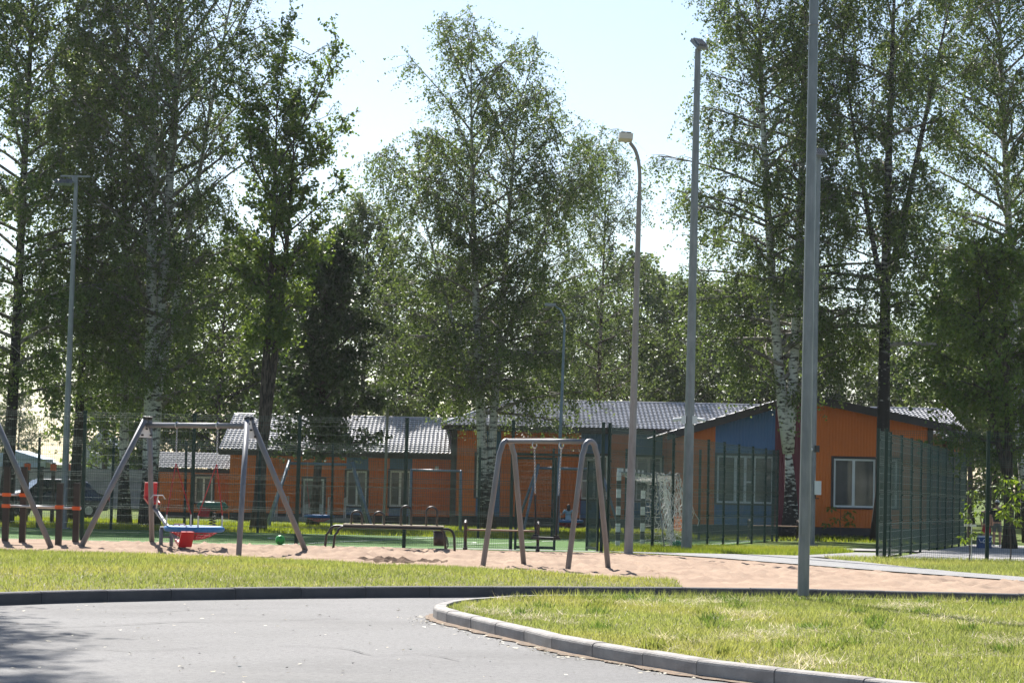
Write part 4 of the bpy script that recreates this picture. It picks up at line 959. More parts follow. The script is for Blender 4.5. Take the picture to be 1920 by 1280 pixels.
for k_ in (1,):
    b = MB(); q = q0-Vector((1.5, 0, 0)); b.box((q.x, q.y, .8), (.12, .12, 1.75)); b.build('post', M['brownblack'], t); q = q1-Vector((1.5, 0, 0)); b = MB(); b.box((q.x, q.y, .8), (.12, .12, 1.75)); b.build('post', M['brownblack'], t)
# second workout frame beyond the pitch
t = thing('pull_up_frame', 'dark pull-up frame with orange clamps beyond the pitch at left', 'exercise frame', base(90, 86)); o0 = Vector(t.location)
pts_ = []
for px, top, D in ((22, 874, 86), (48, 867, 87), (75, 874, 86), (97, 868, 87), (123, 868, 87), (146, 872, 86)):
    q = base(px, D); h = pt(px, top, D).z-q.z; b = MB(); b.box((q.x-o0.x, q.y-o0.y, q.z-o0.z+h/2), (.13, .13, h)); o = b.build('post', M['brownblack'], t); pts_.append((q-o0, h, q.z-o0.z))
    if top < 870:
        k = MB(); k.box((q.x-o0.x, q.y-o0.y, q.z-o0.z+h-.16), (.2, .2, .26)); k.build('clamp', M['orangeclamp'], o)
for i, j in ((0, 2), (2, 5), (1, 3), (3, 4)):
    a, c = pts_[i], pts_[j]; b = MB(); b.tube([a[0]+Vector((0, 0, a[1]-.2)), c[0]+Vector((0, 0, c[1]-.2))], .022, 6); b.build('bar', M['black'], t)
# ------------------------------------------------------------------ sit-up bench with hoops
t = thing('exercise_bench', 'long black-framed exercise bench with four hoop handles on the sand', 'bench', base(735, 50.4)+Vector((0, 0, .03)), R(-2.5)); Lh = 1.2; hb = .56
for sy, sh in ((-.17, .16), (.17, -.06)):
    pts = [(-Lh-.06+sh-.16, sy, -.1), (-Lh-.04+sh-.14, sy, hb-.22)]+[(-Lh+sh-.13+.16*(1-math.cos(a)), sy, hb-.2+.17*math.sin(a)) for a in np.linspace(.2, math.pi/2, 5)]+[(Lh+sh-.03-.16*(1-math.sin(a)), sy, hb-.2+.17*math.cos(a)) for a in np.linspace(.2, math.pi/2-.2, 4)]+[(Lh+sh-.02, sy, hb-.22), (Lh+sh, sy, -.1)]
    b = MB(); b.tube(pts, .027, 8); b.build('frame_tube', M['black'], t, True)
for k, yy in enumerate((-.09, .09)):
    b = MB(); b.box((.02, yy, hb+.012), (2*Lh-.25, .16, .03)); b.build('plank', M['paleplank'], t)
for xx, hh, wd in ((-.78, .30, .23), (-.3, .29, .22), (.28, .43, .22), (.83, .42, .23)):
    pts = [(xx-wd/2, .0, hb), (xx-wd/2, .0, hb+hh-.1)]+[(xx-wd/2*math.cos(a), 0, hb+hh-.1+.1*math.sin(a)) for a in np.linspace(.3, math.pi-.3, 7)]+[(xx+wd/2, 0, hb+hh-.1), (xx+wd/2, .0, hb-.02)]
    b = MB(); b.tube(pts, .023, 8); b.build('hoop', M['black'], t, True)
# ------------------------------------------------------------------ park bench
def park_bench(label, loc, rz, L=1.62):
    t = thing('park_bench', label, 'bench', loc, rz)
    for sx in (-1, 1):
        b = MB(); x = sx*L/2
        b.tube([(x, -.17, 0), (x, -.06, .2), (x, -.2, .45), (x, -.24, .62), (x, -.12, .66)], .033, 6); b.tube([(x, .17, 0), (x, .06, .2), (x, .2, .45), (x, .24, .62), (x, .12, .66)], .033, 6); b.tube([(x, -.2, .42), (x, .2, .42)], .03, 6); b.tube([(x, -.12, .66), (x, .12, .66)], .035, 6); b.box((x, 0, .03), (.09, .42, .06))
        b.build('cast_side', M['brownblack'], t)
    for k in range(4):
        b = MB(); b.box((0, -.165+.11*k, .465), (L-.02, .095, .035)); b.build('slat', M['plank'], t)
    return t
park_bench('backless wooden bench with dark cast sides before the gate', base(940, 53.9)+Vector((0, 0, .03)), R(-1.5), 1.66)
park_bench('wooden bench under the forked birch by the wing', base(1450, 81.5), R(4), 1.7)
# ------------------------------------------------------------------ litter bin
t = thing('litter_bin', 'small brown litter bin on a tube stand behind the exercise bench', 'bin', base(823, 53.3)+Vector((0, 0, .03)))
b = MB(); b.tube([(0, 0, .1), (0, 0, .42)], [.125, .14], 16); b.build('bucket', M['brownblack'], t, True)
b = MB(); b.ring((0, 0, .42), .14, .012, 18, 6); b.build('rim', M['black'], t)
b = MB(); b.tube([(-.25, -.05, .02), (.0, -.05, .02), (.17, -.05, .02), (.2, -.05, .1), (.17, -.05, .3), (.14, 0, .3)], .014, 6); b.tube([(-.2, .12, .02), (.17, .12, .02), (.2, .1, .1), (.17, .05, .3)], .014, 6); b.build('stand', M['black'], t)
# ------------------------------------------------------------------ footballs
def football(label, loc, r=.11, c=(.05, .42, .07)):
    m_ = mat('ball_green', c, .35, noise=2, c2=tuple(x*.85 for x in c)); t = thing('football', label, 'ball', loc)
    b = MB(); b.ball((0, 0, r), r, 20, 14); b.build('shell', m_, t, True)
    ph = (1+5**.5)/2
    for v in [(0, s1_, s2_*ph) for s1_ in (-1, 1) for s2_ in (-1, 1)]+[(s1_, s2_*ph, 0) for s1_ in (-1, 1) for s2_ in (-1, 1)]+[(s2_*ph, 0, s1_) for s1_ in (-1, 1) for s2_ in (-1, 1)]:
        nn = (Matrix.Rotation(.5, 3, 'X') @ Matrix.Rotation(.3, 3, 'Z') @ Vector(v)).normalized(); q = nn.to_track_quat('Z', 'Y').to_matrix(); pts = [Vector((0, 0, r))+nn*(r*1.006)]
        rim = [Vector((0, 0, r))+((nn+q @ Vector((math.cos(a)*.36, math.sin(a)*.36, 0))).normalized()*(r*1.004)) for a in [2*math.pi*k/5 for k in range(5)]]
        b = MB(); b.add(pts+rim, [(0, 1+k, 1+(k+1) % 5) for k in range(5)]); b.build('patch', M['black'], t)
football('bright green football with black patches just inside the front fence', base(525, 56.4), .118)
football('green ball lying by the goal net and galvanised pole', base(1269, 61.5), .13, (.04, .2, .07))
# ------------------------------------------------------------------ goal
g0_ = base(1158, 61.3); g1_ = base(1204, 64.2)
t = thing('football_goal', 'small goal with black and white striped posts and tangled white net', 'goal', g0_); a1 = g1_-g0_; Hg = 2.0
M['stripe'] = mat('white_stripe', (.75, .75, .75), .5, noise=5, c2=(.66, .66, .66))
def striped(p0, p1, n, name):
    p0, p1 = Vector(p0), Vector(p1); d = p1-p0; root = MB(); ang = d.to_track_quat('Z', 'Y').to_matrix()
    for k in range(n):
        b = MB(); b.box(p0+d*(k+.5)/n, (.115, .115, d.length/n), ang); b.build(name, M['black'] if k % 2 else M['stripe'], t)
striped((0, 0, 0), (0, 0, Hg), 9, 'post_band'); striped(a1, a1+Vector((0, 0, Hg)), 9, 'post_band'); striped((0, 0, Hg+.045), a1+Vector((0, 0, Hg+.045)), 12, 'crossbar_band')
back = Vector((1.0, -.28, 0))
for q in (Vector((0, 0, 0)), a1):
    b = MB(); b.tube([q+Vector((0, 0, Hg)), q+back*.95+Vector((0, 0, Hg-.02)), q+back*1.2+Vector((0, 0, .02)), q+Vector((0, 0, .02))], .02, 6); b.build('net_frame', M['galv'], t)
b = MB(); b.tube([back*1.2+Vector((0, 0, .02)), a1+back*1.2+Vector((0, 0, .02))], .02, 6); b.tube([back*.95+Vector((0, 0, Hg-.02)), a1+back*.95+Vector((0, 0, Hg-.02))], .02, 6); b.build('net_frame', M['galv'], t)
b = MB(); rs = random.Random(5)
def netsheet(fn, nu, nv, amp):
    P = [[fn(i/nu, j/nv)+Vector((rs.gauss(0, amp), rs.gauss(0, amp), rs.gauss(0, amp))) for j in range(nv+1)] for i in range(nu+1)]
    for i in range(nu+1): b.tube(P[i], .0055, 3, False)
    for j in range(nv+1): b.tube([P[i][j] for i in range(nu+1)], .0055, 3, False)
def back_fn(u, v):
    top = Vector((0, 0, Hg))+back*.95+a1*u; bot = back*(1.2+.1*math.sin(u*9))+a1*u; q = top.lerp(bot, v); return q+back*.12*math.sin(v*3)*math.sin(u*7+1)
netsheet(back_fn, 22, 15, .03)
for q0 in (a1,):
    netsheet(lambda u, v: q0+back*((.95+.25*v)*u)+Vector((0, 0, Hg*(1-v)*(1-.05*math.sin(u*3))-.12*math.sin(u*math.pi)*(1-v))), 11, 17, .04)
netsheet(lambda u, v: a1*v+back*.95*u+Vector((0, 0, Hg-.14*math.sin(u*math.pi)-.05)), 9, 20, .035)
for k in range(45):
    u, v = rs.random(), rs.random(); q = back_fn(u, v*.4); pts = [q]
    for s_ in range(6): pts.append(pts[-1]+Vector((rs.gauss(0, .07), rs.gauss(0, .07), -rs.uniform(.05, .26))))
    pts = [Vector((p_.x, p_.y, max(p_.z, .02))) for p_ in pts]; b.tube(pts, .007, 3, False)
b.build('net', M['net'], t)
# ------------------------------------------------------------------ poles and lamps
def taper_pole(b, H, r0, r1, n=10, lean=(0, 0)):
    b.tube([(lean[0]*k/6, lean[1]*k/6, H*k/6) for k in range(7)], [r0+(r1-r0)*k/6 for k in range(7)], n)
def flood_pole(name, label, loc, H, r0, r1, heads, lean=(0, 0), cams=None, extra=None):
    t = thing(name, label, 'lamp', loc); b = MB(); taper_pole(b, H, r0, r1, 12, lean); b.build('pole', M['galv'], t)
    if r0 > .1:
        b = MB(); b.box((0, 0, .02), (r0*3.4, r0*3.4, .04)); b.build('base_plate', M['galv'], t)
    top = Vector((lean[0], lean[1], H))
    for (dx, dz, rx, rz_, w_, d_) in heads:
        h = MB(); rot = Matrix.Rotation(rz_, 3, 'Z') @ Matrix.Rotation(rx, 3, 'X'); h.box(top+Vector((dx, -.12, dz)), (w_, d_, .09), rot)
        for k in range(5): h.box(top+Vector((dx, -.12, dz))+rot @ Vector(((k-2)*w_/5.5, 0, .07)), (.02, d_*.85, .05), rot)
        o = h.build('floodlight', M['galv'], t); g = MB(); g.box(top+Vector((dx, -.12, dz))+rot @ Vector((0, 0, -.05)), (w_*.86, d_*.86, .012), rot); g.build('lens', M['lens'], o)
    return t
t = flood_pole('floodlight_pole', 'tall floodlight pole with flat lamp bracket behind the left fence', base(118, 79.3), 11.9, .125, .065, [(-.42, -.2, R(28), 0, .62, .4)], (.05, 0))
b = MB(); b.box((.02, 0, 11.93), (1.0, .08, .06)); b.box((0, 0, 11.8), (.16, .16, .2)); b.build('bracket', M['galv'], t)
t = flood_pole('floodlight_pole', 'tall galvanised floodlight pole with white cameras beside the goal', base(1287, 59.2), 12.75, .135, .075, [(.02, .1, R(40), R(35), .34, .36)], (.06, 0))
for sx in (-1, 1):
    b = MB(); zc = pt(1296, 787, 59.2).z-t.location.z; b.box((sx*.14, -.03, zc), (.12, .16, .2)); o = b.build('camera_mount', M['whitemetal'], t)
    c = MB(); c.tube([(sx*.2, -.05, zc+.02), (sx*.36, -.12, zc+.0)], .045, 8); c.ball((sx*.37, -.12, zc-.01), .05, 8, 6); c.build('camera', M['whitemetal'], o)
t = flood_pole('floodlight_pole', 'thick galvanised pole standing on the near lawn, top out of view', base(1506, 31.6, .2), 10.5, .078, .06, [(-.3, .05, R(30), 0, .5, .36), (.3, .05, R(30), 0, .5, .36)], (.03, 0))
b = MB(); b.box((0, -.079, 1.0), (.07, .012, .36)); b.build('hatch', M['galv'], t)
b = MB(); zc = pt(1538, 48, 31.6).z-.2; b.ring((.02, 0, zc), .066, .012, 14, 6); b.build('clamp_band', M['galv'], t)
t = flood_pole('floodlight_pole', 'slimmer floodlight pole showing just right of the near pole', base(1521, 71.5), 11.9, .105, .07, [(.0, .08, R(40), R(20), .4, .34)], (.05, 0))
b = MB(); zc = pt(1528, 914, 71.5).z-t.location.z; b.box((.16, -.06, zc), (.2, .18, .42)); o = b.build('control_box', M['whitemetal'], t)
b = MB(); b.tube([(.1, -.06, zc-.2), (.1, -.06, zc-.32), (.2, -.06, zc-.32)], .02, 6); b.build('cable', M['black'], o)
b = MB(); zc = pt(1528, 841, 71.5).z-t.location.z; b.box((.12, -.08, zc), (.14, .16, .2)); b.build('camera_box', M['black'], t)
b = MB(); b.tube([(-.02, -.08, zc-.02), (-.16, -.16, zc-.02)], .04, 8); b.build('camera', M['whitemetal'], t)
t = thing('street_lamp', 'concrete-grey street lamp with curved arm between swing and goal', 'lamp', base(1178, 54.5))
zt = pt(1200, 372, 54.5).z; b = MB(); b.tube([(0, 0, -.1), (.05, 0, 3), (.09, 0, zt)], [.105, .085, .055], 12)
b.build('pole', M['conc_pole'], t)
arm = [(.09, 0, zt-.02), (.095, 0, zt+.5), (.06, 0, zt+.85), (-.02, 0, zt+1.12), (-.15, 0, zt+1.3)]
b = MB(); b.tube([tuple(v) for v in smooth_pts(arm, 5)], .042, 8); b.build('curved_arm', M['conc_pole'], t)
b = MB(); rot = Matrix.Rotation(.05, 3, 'Y'); b.box((-.26, -.12, zt+1.4), (.32, .62, .13), rot); b.box((-.26, -.05, zt+1.49), (.22, .4, .06), rot); o = b.build('lamp_head', M['lens'], t)
for dx in (-.08, .07):
    b = MB(); b.box((-.26+dx, -.3, zt+1.475), (.1, .2, .03)); b.build('fin', M['black'], o)
t = thing('street_lamp', 'thin blue-grey lamp post before the tiled roof', 'lamp', base(1044, 86.5)); zt = pt(1050, 612, 86.5).z-t.location.z
b = MB(); b.tube([(0, 0, 0), (.04, 0, 3), (.12, 0, zt)], [.085, .07, .045], 10); b.build('pole', M['bluegrey'], t)
b = MB(); b.tube([(.12, 0, zt-.05), (.1, 0, zt+.35), (-.05, 0, zt+.62), (-.25, 0, zt+.75)], .035, 8); b.build('curved_arm', M['bluegrey'], t)
b = MB(); b.box((-.42, -.05, zt+.79), (.42, .3, .11)); b.build('lamp_head', M['galv'], t)
t = thing('flag_pole', 'plain thin grey pole before the low building', 'pole', base(719, 95)); zt = pt(722, 735, 95).z-t.location.z
b = MB(); b.tube([(0, 0, 0), (.06, 0, zt)], [.065, .05], 10); b.ball((.06, 0, zt+.05), .08, 8, 6); b.build('pole', M['conc_pole'], t); b = MB(); b.box((0, 0, .03), (.3, .3, .06)); b.build('base_plate', M['galv'], t)
# ------------------------------------------------------------------ spring rocker
t = thing('spring_rocker', 'small green and red spring rocker beyond the left pitch', 'play equipment', base(398, 84.5))
M['playgreen'] = mat('play_green', (.02, .16, .09), .45, noise=3, c2=(.016, .13, .07))
b = MB(); b.tube([(-.55, 0, .75), (-.45, 0, .82), (.4, 0, .82), (.5, 0, .72)], [.1, .16, .15, .1], 10); b.build('body', M['playgreen'], t, True)
for sy in (-1, 1):
    b = MB(); b.prism([(-.5, sy*.16, .45), (-.15, sy*.16, .4), (-.05, sy*.16, .72), (-.45, sy*.16, .8)], (0, sy*.03, 0)); b.build('side_panel', M['red'], t)
b = MB(); b.tube([(.12*math.cos(k*.8), .12*math.sin(k*.8), .05+k*.0125) for k in range(48)], .022, 5); b.build('spring', M['black'], t)
b = MB(); b.tube([(.3, -.2, 1.0), (.3, .2, 1.0)], .02, 6); b.tube([(.3, 0, .8), (.3, 0, 1.0)], .02, 6); b.build('handle', M['steel'], t)
# ------------------------------------------------------------------ parked car
M['carpaint'] = mat('dark_blue_car_paint', (.012, .018, .032), .25, noise=1, c2=(.015, .022, .038), coat=.6)
M['carglass'] = mat('car_glass', (.02, .022, .025), .05, spec=.8, noise=1, c2=(.03, .03, .033)); M['rim'] = mat('alloy_rim', (.5, .5, .5), .35, .6, noise=4, c2=(.42, .42, .42))
t = thing('parked_car', 'dark blue parked estate car behind the workout posts', 'car', base(96, 98), R(205))
prof = [(-2.2, .35), (-2.25, .75), (-2.1, 1.0), (-1.75, 1.08), (-1.35, 1.5), (-.9, 1.62), (.55, 1.6), (1.15, 1.12), (1.95, .98), (2.22, .8), (2.25, .4), (1.85, .3), (-1.9, .3)]
sect = []
b = MB(); ys = [(-.88, .9), (-.8, 1.0), (.8, 1.0), (.88, .9)]
V_ = []; n_ = len(prof)
for yy, k in ((-.86, .0), (-.72, 1), (.72, 1), (.86, 0)):
    for (x, z) in prof:
        up = clamp((z-1.0)/.6); V_.append((x*(1-.02*(1-k)), yy*(1-.2*up), z if k else .35+(z-.35)*.97))
F_ = []
for s_ in range(3):
    for i in range(n_): F_.append((s_*n_+i, s_*n_+(i+1) % n_, (s_+1)*n_+(i+1) % n_, (s_+1)*n_+i))
F_ += [tuple(range(n_))[::-1], tuple(range(3*n_, 4*n_))]
b.add(V_, F_); b.build('body', M['carpaint'], t)
for sy in (-1, 1):
    for a, c in ((-1.3, -.55), (-.48, .3), (.36, .82)):
        tz = 1.5 if c < .5 else 1.36; b = MB(); y0, y1 = sy*.868, sy*.765; b.add([(a, y0, 1.1), (c+.12, y0, 1.1), (c-.02, y1, tz), (a+.1, y1, tz)], [(0, 1, 2, 3)]); b.build('side_window', M['carglass'], t)
    b = MB(); b.tube([(-1.3, sy*.6, 1.66), (.5, sy*.6, 1.65)], .02, 6); b.build('roof_rail', M['steel'], t)
    b = MB(); b.box((.95, sy*.95, 1.12), (.1, .16, .12)); b.build('mirror', M['carpaint'], t)
    b = MB(); b.box((2.12, sy*.66, .78), (.2, .3, .14)); b.build('headlight', M['lens'], t); b = MB(); b.box((-2.2, sy*.7, .85), (.08, .2, .3)); b.build('tail_light', M['red'], t)
    for x in (-1.35, 1.38):
        w_ = MB(); w_.ring((x, sy*.78, .33), .24, .095, 20, 8, Matrix.Rotation(math.pi/2, 3, 'X')); wo_ = w_.build('wheel', M['rubber'], t, True)
        r_ = MB(); r_.tube([(x, sy*.80, .33), (x, sy*.875, .33)], [.2, .17], 14)
        for k in range(5): r_.box((x+.09*math.cos(k*1.257), sy*.878, .33+.09*math.sin(k*1.257)), (.05, .015, .05))
        r_.build('rim', M['rim'], wo_)
b = MB(); b.add([(.62, -.66, 1.56), (.62, .66, 1.56), (1.14, .76, 1.14), (1.14, -.76, 1.14)], [(0, 1, 2, 3)]); q = b.build('windscreen', M['carglass'], t); q.location.z = .02; q.location.x = .015
# ------------------------------------------------------------------ saplings, bush, cooler
M['sapleaf'] = leafmat('sapling_leaf', (.10, .17, .02), (.19, .26, .045), .45)
def sapling(name, label, loc, H, tuft, leafn, lf, seed, cat='tree', stake=True):
    t = thing(name, label, cat, loc); rs = random.Random(seed); b = MB(); st = [Vector((.02*math.sin(k*1.3), .02*math.cos(k), H*k/8)) for k in range(9)]; b.tube(st, [.016-.0012*k for k in range(9)], 6); b.build('trunk', M['twig'], t)
    c = MB(); br = MB()
    for (z, dx, r_) in tuft:
        q = Vector((dx, rs.gauss(0, .08), z)); br.tube([(0, 0, z-.18), q], .006, 4)
        for k in range(leafn):
            a = rs.uniform(0, 6.28); e = rs.uniform(-.9, .5); d = Vector((math.cos(a)*math.cos(e), math.sin(a)*math.cos(e), math.sin(e))); p_ = q+d*r_*rs.uniform(.1, .9); L_ = lf*rs.uniform(.7, 1.2); s_ = d.cross(Vector((rs.gauss(0, 1), rs.gauss(0, 1), 1))).normalized()*L_*.24; e_ = p_+(d+Vector((0, 0, -.5))).normalized()*L_
            m2 = p_.lerp(e_, .45)+Vector((0, 0, .012)); c.add([p_, m2-s_, e_, m2+s_], [(0, 1, 2, 3)])
    br.build('branches', M['twig'], t); c.build('crown', M['sapleaf'], t)
    if stake:
        k = MB(); k.tube([(.05, 0, -.05), (.05, 0, .9)], .012, 6); k.box((.02, 0, .85), (.28, .03, .05)); k.build('stake', M['net'], t)
    return t
sapling('sapling', 'thin staked sapling in the lawn before the corner fence post', base(1817, 54.3), 1.6, [(1.62, .05, .12), (1.35, .03, .2), (1.12, -.14, .1), (1.15, .24, .14), (1.0, -.02, .16), (.68, .02, .28), (.55, -.1, .16)], 22, .1, 3)
sapling('sapling', 'fuller leafy sapling at the right edge of the lawn', base(1894, 54.8), 1.95, [(1.95, -.1, .24), (1.85, .25, .26), (1.7, -.2, .2), (1.6, .12, .22), (1.35, 0, .24), (1.15, -.15, .2), (1.0, .08, .22)], 34, .15, 4, stake=False)
sapling('shrub', 'small leafy shrub against the orange wing wall', base(1575, 86), 1.15, [(1.1, -.35, .2), (.95, .3, .25), (.7, -.1, .3), (.6, .4, .25), (.5, -.5, .2)], 30, .16, 6, 'shrub', False)
t = thing('cool_box', 'blue cool box with white lid on the court by the two people', 'box', base(1845, 73.5)); M['coolblue'] = mat('cooler_blue', (.015, .06, .2), .45, noise=3, c2=(.012, .05, .17))
b = MB(); b.box((0, 0, .17), (.42, .3, .34)); b.build('body', M['coolblue'], t); b = MB(); b.box((0, 0, .365), (.44, .32, .05)); b.build('lid', M['whitemetal'], t); b = MB(); b.ring((0, -.153, .22), .06, .012, 16, 4, Matrix.Rotation(math.pi/2, 3, 'X')); b.build('badge', M['whitemetal'], t)
b = MB(); b.tube([(-.2, -.17, .3), (-.16, -.2, .2), (.16, -.2, .2), (.2, -.17, .3)], .012, 6); b.build('handle', M['whitemetal'], t)
# ------------------------------------------------------------------ people
M['skin'] = mat('skin', (.42, .24, .17), .6, noise=6, c2=(.36, .2, .14)); M['hair'] = mat('dark_hair', (.018, .013, .011), .6, noise=12, c2=(.03, .02, .017))
def skinned(name, J, E, m, parent, root, lv=1):
    ks = list(J); me = bpy.data.meshes.new(name); me.from_pydata([J[k][0] for k in ks], [(ks.index(a), ks.index(c)) for a, c in E], []); o = link(name, me, m, parent)
    md = o.modifiers.new('Skin', 'SKIN'); sv = me.skin_vertices[0].data
    for i, k in enumerate(ks):
        r = J[k][1]; sv[i].radius = r if isinstance(r, tuple) else (r, r); sv[i].use_root = (k == root)
    md.use_smooth_shade = True; s = o.modifiers.new('Sub', 'SUBSURF'); s.levels = lv; s.render_levels = lv
    return o
def hand(J, E, wrist, w, d, side):
    d = Vector(d).normalized(); s = d.cross(Vector((0, 1, 0))).normalized()
    if s.length < .1: s = Vector((1, 0, 0))
    p = Vector(w)+d*.045; J[wrist+'p'] = (tuple(p), (.024, .018)); E.append((wrist, wrist+'p'))
    for i, (off, L) in enumerate(((-.024, .055), (-.008, .066), (.009, .062), (.025, .05))):
        a = p+s*off+d*.03; c = a+d*L*.55+Vector((0, -.008, 0)); e = c+d*L*.45+Vector((0, -.02, 0))
        for q, pos, r in (('a', a, .0085), ('b', c, .008), ('c', e, .0065)): J[f'{wrist}{i}{q}'] = (tuple(pos), r)
        E += [(wrist+'p', f'{wrist}{i}a'), (f'{wrist}{i}a', f'{wrist}{i}b'), (f'{wrist}{i}b', f'{wrist}{i}c')]
    a = p+s*side*.035-d*.005; e = a+s*side*.015+d*.035; J[wrist+'t'] = (tuple(a), .009); J[wrist+'u'] = (tuple(e), .0075); E += [(wrist+'p', wrist+'t'), (wrist+'t', wrist+'u')]
def standing(label, loc, rz, H, shirt, shorts, cap, arms='down', sc=1.0, lean=0):
    t = thing('person', label, 'person', loc, rz); k = H/1.75; t.scale = (k, k, k)
    J = {'pel': ((0, 0, .95), (.13, .10)), 'waist': ((0, 0, 1.08), (.125, .09)), 'chest': ((0, 0, 1.28), (.15, .105)), 'sho': ((0, 0, 1.42), (.12, .085)), 'neck': ((0, -.01, 1.51), .05), 'jaw': ((0, -.025, 1.57), (.062, .07)), 'head': ((0, -.015, 1.66), (.078, .092)), 'crown': ((0, -.005, 1.72), (.066, .078)), 'nose': ((0, -.125, 1.62), .011)}
    E = [('pel', 'waist'), ('waist', 'chest'), ('chest', 'sho'), ('sho', 'neck'), ('neck', 'jaw'), ('jaw', 'head'), ('head', 'crown'), ('head', 'nose')]
    for s, n in ((-1, 'l'), (1, 'r')):
        J[n+'hip'] = ((s*.09, 0, .9), .095); J[n+'kn'] = ((s*.11, -.01, .49), .058); J[n+'cf'] = ((s*.112, .015, .36), .058); J[n+'an'] = ((s*.115, .02, .08), .038); J[n+'toe'] = ((s*.13, -.13, .035), (.042, .03))
        E += [('pel', n+'hip'), (n+'hip', n+'kn'), (n+'kn', n+'cf'), (n+'cf', n+'an'), (n+'an', n+'toe')]
        up = arms == 'up' and s < 0
        sh = (s*.19, 0, 1.41); el = (s*.25, .02, 1.13) if not up else (s*.33, -.1, 1.3); wr = (s*.24, -.1, .90) if not up else (s*.22, -.25, 1.48)
        J[n+'sh'] = (sh, .058); J[n+'el'] = (el, .042); J[n+'wr'] = (wr, .029); E += [('sho', n+'sh'), (n+'sh', n+'el'), (n+'el', n+'wr')]
        hand(J, E, n+'wr', wr, Vector(wr)-Vector(el), -s)
    skinned('body', J, E, M['skin'], t, 'pel')
    # shirt
    S = {'pel': ((0, 0, .97), (.15, .12)), 'waist': ((0, 0, 1.08), (.15, .115)), 'chest': ((0, 0, 1.28), (.17, .125)), 'sho': ((0, 0, 1.42), (.135, .098))}; SE = [('pel', 'waist'), ('waist', 'chest'), ('chest', 'sho')]
    for s, n in ((-1, 'l'), (1, 'r')):
        a = Vector(J[n+'sh'][0]); c = Vector(J[n+'el'][0]); S[n+'sh'] = (tuple(a), .075); S[n+'sl'] = (tuple(a.lerp(c, .75)), .07); SE += [('sho', n+'sh'), (n+'sh', n+'sl')]
    skinned('shirt', S, SE, shirt, t, 'waist')
    S = {'pel': ((0, 0, .98), (.142, .115)), 'cr': ((0, 0, .9), (.12, .11))}; SE = [('pel', 'cr')]
    for s, n in ((-1, 'l'), (1, 'r')):
        S[n+'h'] = ((s*.09, 0, .84), .108); S[n+'k'] = ((s*.112, -.005, .52), .094); SE += [('cr', n+'h'), (n+'h', n+'k')]
    skinned('shorts', S, SE, shorts, t, 'pel')
    for s in (-1, 1):
        b = MB(); b.ball((s*.12, -.05, .045), .06, 10, 6, (.85, 2.1, .75)); b.build('shoe', M['whitemetal'], t, True)
        b = MB(); b.ball((s*.079, -.005, 1.635), .02, 6, 5, (.5, 1, 1.5)); b.build('ear', M['skin'], t, True); b = MB(); b.ball((s*.03, -.1, 1.645), .009, 6, 5); b.build('eye', M['black'], t)
    b = MB(); b.ball((0, -.112, 1.578), .02, 8, 5, (1.2, .4, .3)); b.build('mouth', M['redrope'], t)
    b = MB(); b.ball((0, .012, 1.675), .102, 14, 10, (.86, 1.0, 1.0)); hr = b.build('hair', M['hair'], t, True)
    bm = bmesh.new(); bm.from_mesh(hr.data); bmesh.ops.delete(bm, geom=[v for v in bm.verts if v.co.y < -.045 and v.co.z < 1.72], context='VERTS'); bm.to_mesh(hr.data); bm.free()
    if cap:
        b = MB(); b.ball((0, -.0, 1.70), .108, 14, 8, (.88, 1.02, .8)); b.box((0, -.14, 1.70), (.15, .13, .012)); c_ = b.build('cap', cap, t, True)
    return t
M['shirtblack'] = mat('black_cotton', (.018, .018, .022), .85, noise=8, c2=(.025, .025, .03)); M['shortsgrey'] = mat('grey_cotton', (.12, .125, .12), .85, noise=8, c2=(.1, .1, .1)); M['shortsred'] = mat('red_cotton', (.32, .02, .035), .85, noise=8, c2=(.26, .018, .03)); M['capwhite'] = mat('white_cotton', (.7, .7, .68), .8, noise=8, c2=(.6, .6, .58)); M['greyshirt'] = mat('dark_grey_cotton', (.06, .06, .065), .85, noise=8, c2=(.09, .09, .095))
standing('person in black shirt, grey shorts and white cap seen from behind', base(1869, 77.5), R(172), 1.5, M['shirtblack'], M['shortsgrey'], M['capwhite'], 'up')
standing('person in red shorts half hidden behind the fence post', base(1849, 78.2), R(150), 1.38, M['greyshirt'], M['shortsred'], None, 'down')
# child sitting in the nest swing, back to the camera
sw = girl_swing.location; t = thing('person', 'child in pale blue top sitting in the nest swing, back turned', 'person', (sw.x+.02, sw.y-.12, sw.z+.40), R(180))
M['paleblue'] = mat('pale_blue_cotton', (.36, .52, .62), .85, noise=8, c2=(.3, .45, .55))
J = {'pel': ((0, 0, .1), (.11, .09)), 'waist': ((0, .01, .2), (.1, .075)), 'chest': ((0, .0, .34), (.115, .08)), 'sho': ((0, -.01, .45), (.09, .06)), 'neck': ((0, -.02, .51), .036), 'jaw': ((0, -.03, .56), (.05, .055)), 'head': ((0, -.02, .64), (.068, .076)), 'crown': ((0, -.01, .69), (.055, .062)), 'nose': ((0, -.115, .61), .009)}
E = [('pel', 'waist'), ('waist', 'chest'), ('chest', 'sho'), ('sho', 'neck'), ('neck', 'jaw'), ('jaw', 'head'), ('head', 'crown'), ('head', 'nose')]
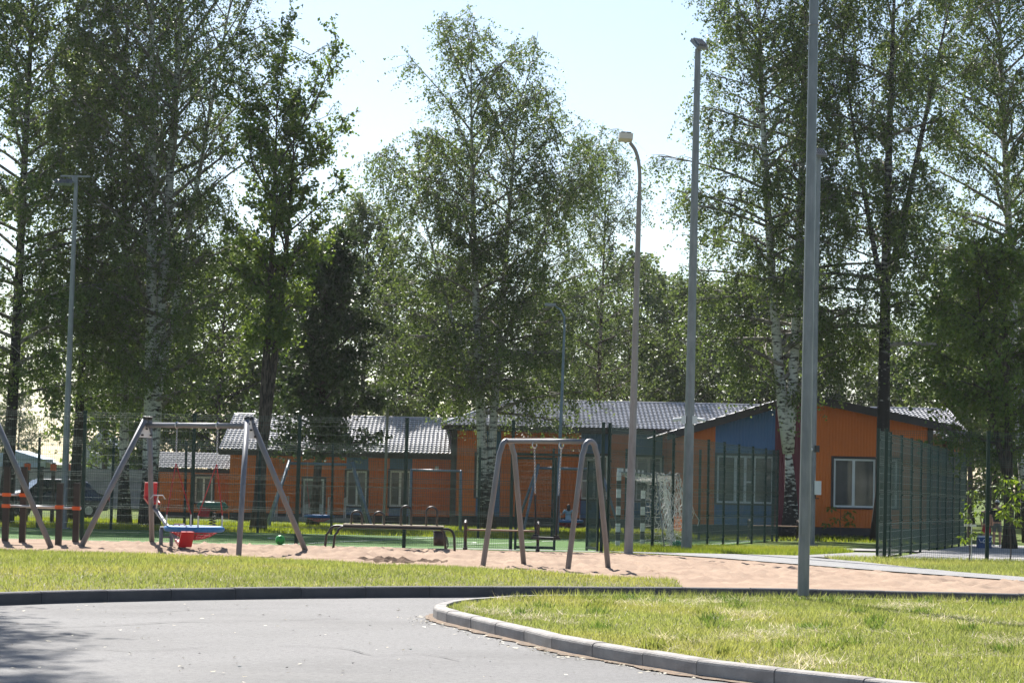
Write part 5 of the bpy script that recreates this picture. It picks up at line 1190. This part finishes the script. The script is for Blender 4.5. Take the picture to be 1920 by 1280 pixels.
for s, n_ in ((-1, 'l'), (1, 'r')):
    J[n_+'h'] = ((s*.07, -.06, .09), .07); J[n_+'k'] = ((s*.1, -.38, .14), .05); J[n_+'a'] = ((s*.1, -.52, -.14), .033); J[n_+'t'] = ((s*.11, -.62, -.16), .03); E += [('pel', n_+'h'), (n_+'h', n_+'k'), (n_+'k', n_+'a'), (n_+'a', n_+'t')]
    J[n_+'s'] = ((s*.14, -.01, .44), .042); J[n_+'e'] = ((s*.24, -.04, .26), .032); J[n_+'wr'] = ((s*.34, -.16, .36), .023); E += [('sho', n_+'s'), (n_+'s', n_+'e'), (n_+'e', n_+'wr')]
    hand(J, E, n_+'wr', J[n_+'wr'][0], (s*.3, -.3, .5), -s)
skinned('body', J, E, M['skin'], t, 'pel')
skinned('top', {'pel': ((0, 0, .12), (.13, .11)), 'waist': ((0, .01, .2), (.122, .098)), 'chest': ((0, 0, .34), (.135, .1)), 'sho': ((0, -.01, .44), (.105, .075)), 'ls': ((-.14, -.01, .435), .056), 'll': ((-.21, -.03, .31), .048), 'rs': ((.14, -.01, .435), .056), 'rl': ((.21, -.03, .31), .048)}, [('pel', 'waist'), ('waist', 'chest'), ('chest', 'sho'), ('sho', 'ls'), ('ls', 'll'), ('sho', 'rs'), ('rs', 'rl')], M['paleblue'], t, 'waist')
skinned('leggings', {'p': ((0, -.01, .1), (.12, .1)), 'lh': ((-.07, -.07, .09), .08), 'lk': ((-.1, -.38, .14), .06), 'la': ((-.1, -.5, -.1), .045), 'rh': ((.07, -.07, .09), .08), 'rk': ((.1, -.38, .14), .06), 'ra': ((.1, -.5, -.1), .045)}, [('p', 'lh'), ('lh', 'lk'), ('lk', 'la'), ('p', 'rh'), ('rh', 'rk'), ('rk', 'ra')], M['shirtblack'], t, 'p')
skinned('hair', {'a': ((0, .015, .68), (.078, .075)), 'b': ((0, .03, .6), (.08, .07)), 'c': ((0, .055, .48), (.075, .045)), 'd': ((0, .06, .4), (.05, .03))}, [('a', 'b'), ('b', 'c'), ('c', 'd')], M['hair'], t, 'a')

# ------------------------------------------------------------------ summer haze
b = MB(); b.box((0, 350, 14.2), (1900, 1000, 31.4))
hz = b.build('haze', None); tag(hz, 'thin pale summer haze over the whole scene', 'haze', kind='stuff')
hm = bpy.data.materials.new('haze'); hm.use_nodes = True; n = hm.node_tree; n.nodes.clear()
pv = n.nodes.new('ShaderNodeVolumePrincipled'); pv.inputs['Color'].default_value = (.93, .96, 1, 1); pv.inputs['Density'].default_value = .0001; pv.inputs['Anisotropy'].default_value = .45
ou = n.nodes.new('ShaderNodeOutputMaterial'); n.links.new(pv.outputs[0], ou.inputs['Volume']); hz.data.materials.append(hm)
